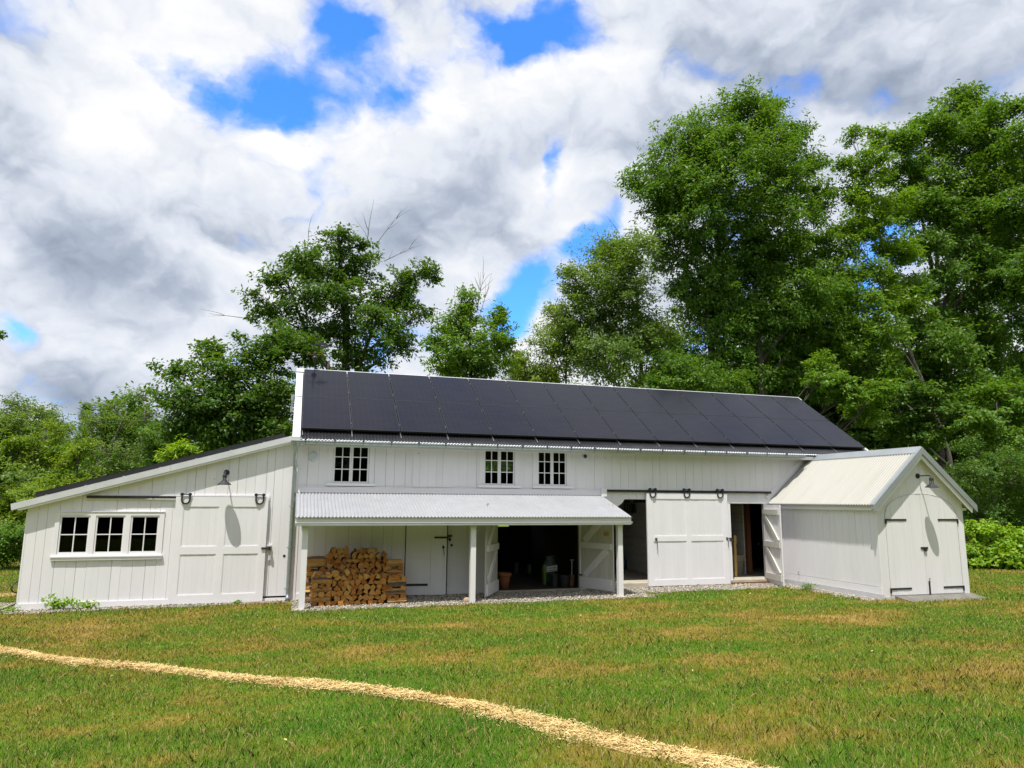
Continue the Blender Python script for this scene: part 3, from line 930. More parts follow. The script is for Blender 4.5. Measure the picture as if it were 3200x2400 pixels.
# openings in the long wall
W_UP = [(0.80, 1.60), (4.21, 4.99), (5.53, 6.30)]
OPEN = [(a, b, 2.43, 3.31) for a, b in W_UP]
OPEN += [(2.44, 3.405, -0.1, 2.0), (4.56, 6.60, -0.1, 2.03), (7.46, 10.55, -0.1, 2.13), (10.79, 11.81, -0.1, 2.04)]
w = MB()
plank_wall(w, 0.08, 15.15, -0.03, 3.36, OPEN, front(), r=random.Random(21))
# arched corner piece over the sliding-door opening
arc = [(7.46, 2.13), (7.46, 1.93)] + [(7.46 + 0.34 * math.sin(t), 2.13 - 0.2 * math.cos(t) ** 1.3) for t in np.linspace(0.15, 1.5, 8)] + [(7.84, 2.13)]
w.mat(0).prism([(x, 0.002, z) for x, z in arc], (0, 0.05, 0))
# lintel over that opening hides the loft edge
w.mat(2)
w.box(0.04, 0.16, -0.018, 0.0, -0.03, 3.33)                 # corner board
w.box(0.10, 7.16, -0.028, -0.001, 2.225, 2.335)              # belt board below the upper windows
w.box(0.10, 7.16, -0.045, -0.001, 2.336, 2.35)
w.box(0.17, 2.44, -0.02, -0.001, -0.05, 0.12)               # skirting boards
w.box(3.40, 4.55, -0.02, -0.001, -0.05, 0.122)
w.box(7.30, 12.03, -0.022, -0.001, 2.285, 2.405)            # header behind the sliding-door track
w.box(10.67, 12.02, -0.03, -0.001, 2.05, 2.16)              # head casing of the side opening
w.box(10.67, 10.785, -0.026, -0.001, 0.06, 2.049)           # jamb
w.box(11.812, 11.86, -0.02, -0.001, 0.06, 2.049)
w.box(4.50, 4.555, -0.02, -0.001, 0.02, 2.05)
w.box(6.602, 6.66, -0.02, -0.001, 0.02, 2.05)
# rake board where the annex roof meets the wall
a, b = Vector((11.93, -0.012, 2.17)), Vector((13.06, -0.012, 3.17))
w.bar(a, b, 0.024, 0.13, up=(-0.66, 0, 0.75))
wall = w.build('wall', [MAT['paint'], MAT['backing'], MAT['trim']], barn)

w = MB()       # gable ends and back of the main part
GZ = lambda y: 3.30 + 0.67 * min(y, 5.24 - y)
plank_wall(w, 0.11, 5.22, -0.05, GZ, [], lambda u, ww, z: (0.10 - ww, u, z), kinks=(2.62,), r=random.Random(3))
plank_wall(w, 0.11, 5.22, -0.05, GZ, [], lambda u, ww, z: (15.12 + ww, u, z), kinks=(2.62,), r=random.Random(4))
plank_wall(w, 0.10, 15.12, -0.05, 3.36, [(5.62, 6.5, 2.98, 3.32), (5.4, 6.42, 1.28, 1.75)], lambda u, ww, z: (u, 5.22 + ww, z), r=random.Random(5))
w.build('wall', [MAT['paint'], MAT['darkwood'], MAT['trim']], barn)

# inside: floors, loft, partitions, posts
w = MB()
w.mat(0).box(0.18, 7.2, 0.10, 5.14, -0.1, 0.045)
w.mat(1).box(7.2, 12.12, -0.04, 5.14, -0.1, 0.125)
w.box(12.12, 15.04, 0.10, 5.14, -0.1, 0.115)
w.box(4.56, 6.60, -0.02, 0.10, -0.1, 0.04)
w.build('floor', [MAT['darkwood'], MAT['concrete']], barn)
w = MB()
w.box(0.18, 15.04, 0.10, 5.14, 2.20, 2.34)
for x in np.arange(0.6, 15, 0.62):
    w.box(x, x + 0.06, 0.11, 5.13, 2.05, 2.199)
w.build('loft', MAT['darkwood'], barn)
w = MB()
w.mat(0).box(7.08, 7.18, 0.10, 5.14, 0.0, 2.2)
w.box(7.0, 7.079, 0.10, 5.14, 0.0, 2.2)
w.mat(1)
for k in range(4):                                     # horizontal lining boards of the open bay
    w.box(9.41, 9.44, 0.10, 5.1, 0.13 + k * 0.232, 0.13 + k * 0.232 + 0.225)
w.box(9.385, 9.44, 0.10, 5.1, 1.06, 1.09)
w.box(9.42, 9.44, 0.10, 5.1, 1.091, 2.2)
w.mat(0).box(9.445, 9.5, 0.10, 5.1, 0.1, 2.2)
w.mat(1)
for k in range(9):
    w.box(11.98, 12.01, 1.16, 5.1, 0.13 + k * 0.232, 0.13 + k * 0.232 + 0.225)
w.mat(0).box(12.015, 12.06, 1.16, 5.1, 0.1, 2.2)
w.mat(2).box(12.0, 12.12, 1.03, 1.15, 0.12, 2.2)
w.mat(1).box(7.185, 7.205, 0.10, 5.1, 0.13, 2.2)
w.box(7.2, 9.4, 5.09, 5.13, 0.13, 2.2)
w.build('partition', [MAT['darkwood'], MAT['greywood'], MAT['redwood']], barn)


# ---- windows
def sash_mesh(x0, x1, z0, z1, nx, nz, y, st=0.042, mu=0.02, d=0.035, bot=None):
    m = MB()
    bot = bot or st
    m.box(x0, x0 + st, y, y + d, z0, z1); m.box(x1 - st, x1, y, y + d, z0, z1)
    m.box(x0 + st, x1 - st, y, y + d, z0, z0 + bot); m.box(x0 + st, x1 - st, y, y + d, z1 - st, z1)
    for i in range(1, nx):
        x = x0 + st + (x1 - x0 - 2 * st) * i / nx
        m.box(x - mu / 2, x + mu / 2, y + 0.004, y + d - 0.004, z0 + bot, z1 - st)
    for i in range(1, nz):
        z = z0 + bot + (z1 - z0 - st - bot) * i / nz
        m.box(x0 + st, x1 - st, y + 0.006, y + d - 0.006, z - mu / 2, z + mu / 2)
    return m


def pane_mesh(x0, x1, z0, z1, y):
    m = MB()
    m.box(x0 + 0.03, x1 - 0.03, y + 0.014, y + 0.02, z0 + 0.03, z1 - 0.03)
    return m


for (a, b) in W_UP:
    m = MB()
    m.prism([(a - 0.10, -0.012, 2.432), (a + 0.010, -0.012, 2.432), (a + 0.010, -0.012, 3.308), (b - 0.010, -0.012, 3.308), (b - 0.010, -0.012, 2.432), (b + 0.10, -0.012, 2.432), (b + 0.10, -0.012, 3.334), (a - 0.10, -0.012, 3.334)], (0, 0.012, 0))
    win = m.build('window', MAT['trim'], barn)
    m = MB(); m.box(a - 0.125, b + 0.125, -0.055, 0.06, 2.372, 2.431)
    m.build('sill', MAT['trim'], win)
    mid = (a + b) / 2
    for (p, q) in ((a + 0.014, mid - 0.002), (mid + 0.002, b - 0.014)):
        sash_mesh(p, q, 2.434, 3.306, 2, 3, 0.004, st=0.036).build('sash', MAT['trim'], win)
        pane_mesh(p, q, 2.434, 3.306, 0.004).build('pane', MAT['glass'], win)

# hatch in the boards between the upper windows: a flush door of planks
m = MB()
plank_wall(m, 2.565, 3.52, 2.362, 3.262, [], front(-0.0015), wmin=0.15, wmax=0.2, gap=0.004, thick=0.012, back=-0.0005, r=random.Random(8))
m.mat(1)
hatch = m.build('hatch', [MAT['paint'], MAT['paint']], barn)
for z in (2.55, 3.12):
    m = MB()
    m.box(2.55, 2.575, -0.02, -0.0136, z - 0.045, z + 0.045)
    m.build('hinge', MAT['trim'], hatch)

# ---- main roof
PIT = math.atan(0.67)
RZ = lambda y: 3.54 + 0.67 * y


def corrugated(x0, x1, y0, z0, y1, z1, pitch, amp, rows=2, along='x', thick=0.003):
    """sheet with ribs running up the slope from (y0,z0) to (y1,z1); ribs repeat along x"""
    n = max(8, int((x1 - x0) / pitch * 8))
    xs = np.linspace(x0, x1, n + 1)
    wv = amp * np.cos((xs - x0) / pitch * 2 * math.pi)
    d = np.array([y1 - y0, z1 - z0]); d = d / np.hypot(*d)
    nn = np.array([-d[1], d[0]]); nn = nn if nn[1] > 0 else -nn
    V = []
    for t in np.linspace(0, 1, rows):
        y = y0 + (y1 - y0) * t; z = z0 + (z1 - z0) * t
        V.append(np.stack([xs, y + nn[0] * wv, z + nn[1] * wv], -1))
    V = np.concatenate(V)
    i = (np.arange(rows - 1)[:, None] * (n + 1) + np.arange(n)[None]).ravel()
    return V, np.stack([i, i + 1, i + n + 2, i + n + 1], -1)


V1, F1 = corrugated(-0.02, 15.2, -0.29, RZ(-0.29) + 0.005, 2.64, RZ(2.64) + 0.005, 0.071, 0.009)
V2, F2 = corrugated(-0.02, 15.2, 5.55, RZ(5.24 - 5.55) + 0.005, 2.60, RZ(2.64) + 0.005, 0.071, 0.009)
roof = np_mesh('roof', np.concatenate([V1, V2]), np.concatenate([F1, F2 + len(V1)]), MAT['blacksheet'], barn, smooth=True)
m = MB()      # boards under the sheets
m.prism([(-0.05, -0.27, RZ(-0.27) - 0.02), (-0.05, 2.62, RZ(2.62) - 0.02), (-0.05, 5.51, RZ(-0.27) - 0.02), (-0.05, 5.51, RZ(-0.27) - 0.07), (-0.05, 2.62, RZ(2.62) - 0.07), (-0.05, -0.27, RZ(-0.27) - 0.07)], (15.27, 0, 0))
m.build('roof_deck', MAT['darkwood'], roof)
Ve, Fe = corrugated(0.12, 15.18, -0.318, RZ(-0.318) + 0.004, -0.289, RZ(-0.289) + 0.0042, 0.071, 0.009)
np_mesh('eave_strip', Ve, Fe, MAT['cap'], roof, smooth=True)
m = MB()      # ridge cap, gable edge caps
for s in (-1, 1):
    y0, y1 = 2.62 - s * 0.0, 2.62 - s * 0.16
    m.prism([(-0.075, y0, 5.388), (-0.075, y1, 5.388 - 0.67 * 0.16), (-0.075, y1, 5.36 - 0.67 * 0.16), (-0.075, y0, 5.36)], (15.33, 0, 0))
m.box(-0.075, 15.24, 2.46, 2.78, 5.20, 5.27)
for x0, x1 in ((-0.075, 0.09), (15.185, 15.27)):
    for s in (0, 1):
        f = (lambda y: y) if s == 0 else (lambda y: 5.24 - y)
        m.prism([(x0, f(-0.30), RZ(-0.30) + 0.055), (x0, f(2.55), RZ(2.55) + 0.055), (x0, f(2.55), RZ(2.55) - 0.14), (x0, f(-0.30), RZ(-0.30) - 0.07)], (x1 - x0, 0, 0))
m.box(0.091, 0.115, -0.295, -0.28, RZ(-0.29) - 0.01, RZ(-0.29) + 0.03)
m.build('flashing', MAT['cap'], roof)
m = MB()
m.box(0.0, 15.2, -0.265, -0.24, 3.20, 3.352)
m.box(0.0, 15.2, -0.239, 0.0, 3.335, 3.36)
m.build('fascia', MAT['trim'], barn)

# gutter with clips
m = MB()
gc = Vector((0, -0.352, 3.300))
prof = []
for k in range(11):
    t = math.pi + math.pi * k / 10
    prof.append((gc.y + 0.064 * math.cos(t), gc.z + 0.064 * math.sin(t)))
inner = [(gc.y + 0.060 * math.cos(math.pi + math.pi * k / 10), gc.z + 0.060 * math.sin(math.pi + math.pi * k / 10)) for k in range(10, -1, -1)]
m.prism([(-0.09, y, z) for y, z in prof + inner], (12.98, 0, 0))
m.tube([(-0.09, gc.y - 0.066, gc.z + 0.004), (12.89, gc.y - 0.066, gc.z + 0.004)], 0.008, 8)
m.prism([(-0.093, y, z) for y, z in prof], (0.003, 0, 0))
gut = m.build('gutter', MAT['zinc'], barn)
for k in range(21):
    m = MB()
    x = 0.2 + k * 0.605
    m.box(x - 0.018, x + 0.018, -0.41, -0.27, 3.312, 3.325)
    m.box(x - 0.02, x + 0.02, -0.425, -0.41, 3.29, 3.345)
    m.tube([(x, gc.y + 0.0655 * math.cos(t), gc.z + 0.0655 * math.sin(t)) for t in np.linspace(math.pi * 1.02, math.pi * 2, 9)], 0.0035, 4)
    m.build('gutter_clip', MAT['iron'], gut)

# downspout with funnel, elbow and straps
m = MB()
dx = 0.012
m.lathe([(0.085, 3.285), (0.075, 3.27), (0.048, 3.17), (0.046, 3.12)], (dx + 0.0, -0.34, 0), 16)
m.tube([(dx, -0.34, 3.14), (dx, -0.335, 3.06), (dx, -0.29, 2.98), (dx, -0.16, 2.87), (dx, -0.105, 2.80), (dx, -0.09, 2.72), (dx, -0.09, 0.14), (dx, -0.10, 0.075), (dx, -0.15, 0.035), (dx, -0.24, 0.02)], 0.043, 14, caps=False)
m.tube([(dx, -0.24, 0.02), (dx, -0.242, 0.0199)], [0.046, 0.046], 14, caps=False)
m.tube([(dx, -0.235, 0.0205), (dx, -0.2, 0.027)], 0.0405, 14)
ds = m.build('downspout', MAT['zinc'], barn, smooth=True)
for z in (2.785, 1.93, 1.07, 0.235):
    m = MB()
    y = -0.09 if z < 2.75 else -0.098
    m.lathe([(0.043, z - 0.012), (0.048, z - 0.012), (0.048, z + 0.012), (0.043, z + 0.012)], (dx, y, 0), 16)
    m.box(dx - 0.07, dx + 0.07, y - 0.006 + 0.02, y + 0.006 + 0.02, z - 0.011, z + 0.011)
    m.box(dx - 0.006, dx + 0.006, y + 0.045, 0.0, z - 0.008, z + 0.008)
    m.build('pipe_strap', MAT['rail'], ds)

# conduit on the gable edge
m = MB()
m.box(-0.16, -0.10, 1.17, 1.25, 4.36, 4.50); m.box(-0.165, -0.105, 1.17, 1.25, 4.09, 4.22)
m.tube([(-0.13, 1.21, 4.21), (-0.13, 1.21, 4.37)], 0.018, 8)
m.tube([(-0.13, 1.21, 4.47), (0.10, 1.21, 4.47), (0.16, 1.26, 4.45)], 0.011, 6)
m.tube([(-0.13, 1.21, 4.13), (0.1, 1.21, 4.13)], 0.012, 6)
m.build('conduit', MAT['rail'], barn)

# ---- solar panels
def panel_mesh(w_, l_, name='solar_panel'):
    m = MB()
    m.mat(0).box(-w_ / 2 + 0.012, w_ / 2 - 0.012, -l_ / 2 + 0.012, l_ / 2 - 0.012, 0.0, 0.0405)
    m.mat(1)
    m.box(-w_ / 2, -w_ / 2 + 0.012, -l_ / 2, l_ / 2, -0.002, 0.042); m.box(w_ / 2 - 0.012, w_ / 2, -l_ / 2, l_ / 2, -0.002, 0.042)
    m.box(-w_ / 2 + 0.012, w_ / 2 - 0.012, -l_ / 2, -l_ / 2 + 0.012, -0.002, 0.042); m.box(-w_ / 2 + 0.012, w_ / 2 - 0.012, l_ / 2 - 0.012, l_ / 2, -0.002, 0.042)
    m.mat(2)
    for t in (-0.32, 0.28):        # clamps at the long edges
        m.box(w_ / 2 - 0.004, w_ / 2 + 0.014, t * l_ - 0.02, t * l_ + 0.02, 0.0, 0.045)
    return m


PW, PL = 1.0765, 1.577
sl = math.hypot(1, 0.67)
first = None
for row in range(2):
    for k in range(14):
        if first is None:
            o = first = panel_mesh(PW - 0.020, PL - 0.008).build('solar_panel', [MAT['panel'], MAT['pframe'], MAT['clamp']], barn)
        else:
            o = first.copy(); COL.objects.link(o)
        t = (row + 0.5) * PL
        y = -0.094 + t / sl; z = 3.606 + 0.67 * (t / sl)
        o.location = (0.10 + PW * (k + 0.5), y + 0.557 * 0.042, z - 0.83 * 0.042)
        o.rotation_euler = (PIT, 0, 0)
m = MB()       # rails between roof and panels, their ends show at the eave
for k in range(15):
    x = 0.10 + PW * k
    x = min(max(x, 0.13), 15.14)
    m.bar((x, -0.20, RZ(-0.20) + 0.03), (x, 2.5, RZ(2.5) + 0.03), 0.012, 0.025)
for y in (0.25, 0.95, 1.6, 2.25):
    m.box(0.13, 15.14, y - 0.02, y + 0.02, RZ(y) + 0.035, RZ(y) + 0.075)
m.build('mounting_rail', MAT['rail'], barn)

# ---- porch roof
m = MB()
PX0, PX1 = 0.07, 7.20
V1, F1 = corrugated(PX0, PX1, -1.645, 1.742, -0.045, 2.215, 0.0695, 0.0125)
pr = np_mesh('porch_roof', V1, F1, MAT['galv'], barn, smooth=True)
m = MB()
for row, t in enumerate((0.04, 0.36, 0.68, 0.95)):
    y = -1.61 + (1.565) * t; z = 1.752 + 0.463 * t
    for k in range(0, 102, 4):
        x = PX0 + 0.0695 * (k + (2 if row % 2 else 0))
        if x < PX1:
            m.lathe([(0.009, 0.0), (0.008, 0.004), (0.003, 0.006)], (x, y, z + 0.0115), 6)
tag(m.build('screw', MAT['zinc'], pr), kind='stuff')
m = MB()
m.prism([(PX0 + .03, -1.585, 1.727), (PX0 + .03, -0.03, 2.187), (PX0 + .03, -0.03, 2.15), (PX0 + .03, -1.585, 1.69)], (PX1 - PX0 - .06, 0, 0))
for x in (PX0 + 0.02, PX1 - 0.06):
    m.prism([(x, -1.58, 1.725), (x, -0.03, 2.185), (x, -0.03, 2.06), (x, -1.58, 1.60)], (0.04, 0, 0))
m.box(7.165, 7.30, -0.09, -0.001, 2.19, 2.385)
m.box(0.10, 7.165, -0.055, -0.0285, 2.222, 2.262)
m.build('porch_frame', MAT['trim'], pr)
m = MB()
m.mat(0).box(PX0 + 0.005, PX1 - 0.012, -1.592, -1.5865, 1.60, 1.750)
m.mat(1)
m.box(PX0, PX1, -1.606, -1.5925, 1.59, 1.622)
m.tube([(PX0, -1.608, 1.628), (PX1 + 0.02, -1.608, 1.628)], 0.008, 6)
m.mat(0).box(PX0 + 0.002, PX1 - 0.02, -1.5995, -1.565, 1.573, 1.5895)
m.build('fascia', [MAT['trim'], MAT['cap']], barn)
for px in (0.276, 3.641, 6.985):
    m = MB()
    g = float(gh(px, -1.4))
    m.box(px - 0.055, px + 0.055, -1.455, -1.345, g, 1.60)
    m.box(px - 0.062, px + 0.062, -1.462, -1.338, 1.52, 1.575)
    m.build('post', MAT['trim'], barn)
m = MB()
m.box(0.15, 7.1, -1.44, -1.36, 1.575, 1.70)
m.build('beam', MAT['trim'], barn)
for px in (0.276, 6.985):
    m = MB()
    g = float(gh(px, -1.4))
    m.box(px - 0.1, px + 0.1, -1.49, -1.31, g - 0.02, g + 0.022)
    m.build('footing', MAT['concrete'], barn)


# ---- sliding doors and their tracks
def slider(x0, x1, z0, z1, yf, panels, r, name='sliding_door', label=None):
    m = MB()
    # field of narrow boards with proud rails and stiles
    plank_wall(m, x0 + 0.02, x1 - 0.02, z0 + 0.02, z1 - 0.02, [], front(yf + 0.023), wmin=0.11, wmax=0.14, gap=0.0012, thick=0.010, back=0.02, r=r, backmat=0)
    xs = sorted({p[0] for p in panels} | {p[1] for p in panels}); zs = sorted({p[2] for p in panels} | {p[3] for p in panels})
    m.mat(1)
    m.box(x0, xs[0], yf, yf + 0.05, z0, z1); m.box(xs[-1], x1, yf, yf + 0.05, z0, z1)
    m.box(xs[0], xs[-1], yf, yf + 0.05, z0, zs[0]); m.box(xs[0], xs[-1], yf, yf + 0.05, zs[-1], z1)
    m.box(xs[1], xs[2], yf, yf + 0.05, zs[0], zs[-1])
    for a_, b_ in ((xs[0], xs[1]), (xs[2], xs[3])):
        m.box(a_, b_, yf, yf + 0.05, zs[1], zs[2])
    # thin moulding round each field
    for (a_, b_) in ((xs[0], xs[1]), (xs[2], xs[3])):
        for (c_, d_) in ((zs[0], zs[1]), (zs[2], zs[3])):
            e = 0.012
            m.box(a_, a_ + e, yf + 0.004, yf + 0.0125, c_, d_); m.box(b_ - e, b_, yf + 0.004, yf + 0.0125, c_, d_)
            m.box(a_ + e, b_ - e, yf + 0.004, yf + 0.0125, c_, c_ + e); m.box(a_ + e, b_ - e, yf + 0.004, yf + 0.0125, d_ - e, d_)
    o = m.build(name, [MAT['paint'], MAT['trim']], barn)
    if label: o['label'] = label
    return o


def horseshoe(m, x, zb, zt, y):
    r_ = 0.075
    pts = [(x - r_, y, zt), (x - r_ * 1.02, y, zb + r_ * 1.15)]
    pts += [(x + r_ * math.cos(t), y, zb + r_ + r_ * math.sin(t)) for t in np.linspace(math.pi, 2 * math.pi, 9)]
    pts += [(x + r_ * 1.02, y, zb + r_ * 1.15), (x + r_, y, zt)]
    m.tube(pts, 0.0165, 8)
    for s in (-1, 1):
        m.lathe([(0.0, -0.02), (0.034, -0.02), (0.034, 0.02), (0.0, 0.02)], (x + s * r_, y + 0.006, zt - 0.006), 12, 'y')
        m.lathe([(0.0, -0.034), (0.014, -0.034), (0.014, -0.02)], (x + s * r_, y + 0.006, zt - 0.006), 8, 'y')
        m.lathe([(0.0, -0.024), (0.02, -0.024), (0.02, 0.0)], (x + s * r_, y, zt + 0.02), 8, 'z')
    m.box(x - r_, x + r_, y - 0.01, y + 0.012, zt - 0.012, zt + 0.010)


# wide door of the open bay
d1 = slider(8.37, 10.66, 0.05, 2.285, -0.095, [(8.53, 9.45, 0.19, 1.115), (9.575, 10.51, 1.236, 2.145)], random.Random(31), label='wide white sliding door with four recessed fields and two iron pulls')
m = MB()
m.bar((7.31, -0.055, 2.333), (12.03, -0.055, 2.333), 0.014, 0.056)
for x in np.arange(7.5, 12, 0.5):
    m.lathe([(0.012, -0.078), (0.012, -0.023)], (x, 0, 2.333), 8, 'y')
m.box(11.86, 11.93, -0.075, -0.045, 2.30, 2.335)
m.build('track', MAT['iron'], barn)
for x in (8.53, 9.485, 10.45):
    m = MB(); horseshoe(m, x, 2.185, 2.385, -0.112); m.build('roller', MAT['iron'], d1)
for x, hk in ((8.60, True), (10.61, False)):
    m = MB()
    m.box(x - 0.028, x + 0.028, -0.107, -0.0955, 1.135, 1.195)
    m.tube([(x, -0.107, 1.165), (x + 0.006, -0.125, 1.155), (x + 0.016, -0.122, 1.05), (x + 0.022, -0.115, 0.955)], 0.0075, 6)
    if hk:
        m.tube([(x + 0.022, -0.115, 0.955), (x + 0.005, -0.115, 0.93), (x + 0.03, -0.118, 0.92), (x + 0.03, -0.115, 0.86)], 0.005, 6)
    m.build('handle', MAT['iron'], d1)
m = MB(); m.box(9.70, 9.745, -0.125, -0.05, 0.02, 0.06); m.build('floor_guide', MAT['iron'], barn)

# ---- lean-to wing on the left
RAKE = lambda x: 1.80 + 0.2907 * (x + 5.0)          # underside of the rake on the wall
w = MB()
WW = [(-4.315, -3.786), (-3.69, -3.168), (-3.07, -2.548)]
plank_wall(w, -4.885, 0.03, 0.085, lambda u: RAKE(u) + 0.05, [(a, b, 0.99, 1.73) for a, b in WW] + [(-2.13, -0.58, 0.06, 2.0)], front(), wmin=0.155, wmax=0.235, r=random.Random(12))
w.mat(2)
w.box(-4.90, -2.27, -0.022, 0.06, -0.06, 0.083)
w.box(-0.50, 0.035, -0.02, 0.06, -0.06, 0.045)
w.box(-4.896, -4.87, -0.004, 0.06, 0.084, 1.80)
w.box(-3.90, -0.46, -0.026, -0.001, 2.035, 2.155)      # header behind the track
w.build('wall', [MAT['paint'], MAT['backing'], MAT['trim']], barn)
w = MB()
plank_wall(w, 0.10, 5.2, -0.05, 1.84, [], lambda u, ww, z: (-4.86 - ww, u, z), r=random.Random(13))
plank_wall(w, -4.80, 0.05, -0.05, lambda u: RAKE(u) + 0.05, [], lambda u, ww, z: (u, 5.18 + ww, z), r=random.Random(14))
w.build('wall', [MAT['paint'], MAT['darkwood']], barn)
w = MB(); w.box(-4.78, 0.05, 0.1, 5.1, -0.1, 0.02); w.build('floor', MAT['darkwood'], barn)

m = MB()       # roof of the wing: deck, sheet, grey-white rake cap, trim
sl2 = 0.2907
ZR = lambda x: 1.94 + sl2 * (x + 5.12)
m.mat(0).prism([(-5.10, -0.12, ZR(-5.10)), (0.08, -0.12, ZR(0.08)), (0.08, -0.12, ZR(0.08) - 0.09), (-5.10, -0.12, ZR(-5.10) - 0.09)], (0, 5.5, 0))
wr = m.build('roof', [MAT['galv']], barn)
m = MB()
m.prism([(-5.13, -0.158, ZR(-5.13) + 0.012), (-2.40, -0.158, ZR(-2.40) + 0.012), (-2.40, -0.158, ZR(-2.4) - 0.108), (-5.11, -0.158, ZR(-5.11) - 0.108)], (0, 0.035, 0))
m.prism([(-2.396, -0.16, ZR(-2.396) + 0.012), (-0.06, -0.16, ZR(-0.06) + 0.012), (-0.06, -0.16, ZR(-0.06) - 0.108), (-2.396, -0.16, ZR(-2.396) - 0.108)], (0, 0.037, 0))
m.prism([(-5.13, -0.158, ZR(-5.13) + 0.0125), (-0.06, -0.158, ZR(-0.06) + 0.0125), (-0.06, -0.158, ZR(-0.06) + 0.016), (-5.13, -0.158, ZR(-5.13) + 0.016)], (0, 0.25, 0))
m.build('flashing', MAT['cap'], wr)
m = MB()
m.prism([(-5.02, -0.140, ZR(-5.02) - 0.109), (-0.045, -0.140, ZR(-0.045) - 0.109), (-0.045, -0.140, ZR(-0.045) - 0.150), (-5.0, -0.140, ZR(-5.0) - 0.150)], (0, 0.139, 0))
m.build('fascia', MAT['trim'], wr)
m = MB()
m.bar((-4.80, 0.072, ZR(-4.80) + 0.085), (-0.22, 0.072, ZR(-0.22) + 0.085), 0.012, 0.08)  # added black strip: panel edges together with the shade below them
m.build('panel_edge_and_shade', MAT['pframe'], barn)
proto = panel_mesh(1.575, 1.04).build('solar_panel', [MAT['panel'], MAT['pframe'], MAT['clamp']], barn)
ang2 = math.atan(sl2)
i = 0
for k in range(3):
    for j in range(5):
        o = proto if i == 0 else proto.copy()
        if i: COL.objects.link(o)
        i += 1
        x = -4.80 + (k + 0.5) * 1.577 * math.cos(ang2)
        o.location = (x, 0.08 + 1.05 * (j + 0.5), ZR(x) + 0.10)
        o.rotation_euler = (0, -ang2, 0)
m = MB()
for j in range(10):
    y = 0.30 + j * 0.52
    m.bar((-4.72, y, ZR(-4.72) + 0.065), (-0.24, y, ZR(-0.24) + 0.065), 0.04, 0.06)
for x in np.arange(-4.6, -0.2, 0.66):
    m.box(x - 0.02, x + 0.02, 0.03, 0.064, ZR(x) + 0.018, ZR(x) + 0.045)
m.build('mounting_rail', MAT['rail'], barn)

# the wing's row of three windows in one casing
m = MB()
y = -0.022
m.box(-4.395, -4.316, y, 0.06, 0.955, 1.80); m.box(-2.547, -2.46, y, 0.06, 0.955, 1.80)
m.box(-4.316, -2.547, y, 0.06, 1.732, 1.80)
for a, b in ((-3.785, -3.691), (-3.167, -3.071)):
    m.box(a, b, y, 0.06, 0.955, 1.7315)
m.box(-4.316, -2.547, y + 0.004, 0.06, 0.955, 0.989)
m.box(-4.40, -2.455, y - 0.012, 0.0, 1.8005, 1.815)
casing = m.build('window_casing', MAT['trim'], barn)
m = MB()
m.box(-4.41, -2.435, -0.06, 0.0, 0.93, 0.9545); m.box(-4.40, -2.447, -0.045, 0.0, 0.875, 0.9295)
m.build('sill', MAT['trim'], casing)
for a, b in WW:
    s = sash_mesh(a, b, 0.99, 1.731, 2, 2, -0.006, st=0.032, mu=0.02, bot=0.04).build('window', MAT['trim'], barn)
    pane_mesh(a, b, 0.99, 1.731, -0.006).build('pane', MAT['glass'], s)
m = MB(); m.lathe([(0.0, -0.006), (0.028, -0.006), (0.028, 0.0), (0.0, 0.0)], (-0.10, 0.0, 0.895), 14, 'y'); m.build('vent_hole', MAT['iron'], barn)

d2 = slider(-2.265, -0.48, -0.005, 2.115, -0.085, [(-2.115, -1.43, 0.16, 0.96), (-1.298, -0.62, 1.11, 1.915)], random.Random(32), label='square white sliding door with four recessed fields on the low wing')
m = MB()
m.bar((-3.885, -0.055, 2.098), (-0.52, -0.055, 2.098), 0.014, 0.05)
for x in np.arange(-3.7, -0.5, 0.5):
    m.lathe([(0.011, -0.075), (0.011, -0.026)], (x, 0, 2.098), 8, 'y')
m.build('track', MAT['iron'], barn)
for x in (-2.08, -0.655):
    m = MB(); horseshoe(m, x, 1.975, 2.165, -0.103); m.build('roller', MAT['iron'], d2)
m = MB()
m.box(-0.565, -0.40, -0.10, -0.0855, 1.045, 1.085); m.box(-0.42, -0.375, -0.115, -0.06, 1.02, 1.10); m.tube([(-0.565, -0.105, 1.065), (-0.40, -0.105, 1.065)], 0.012, 8)
m.build('latch', MAT['iron'], d2)
m = MB(); m.box(-0.475, -0.37, -0.06, -0.001, 1.10, 1.135); m.build('latch_block', MAT['trim'], barn)
m = MB(); m.box(-2.23, -2.185, -0.11, -0.05, -0.05, 0.0); m.build('floor_guide', MAT['iron'], barn)


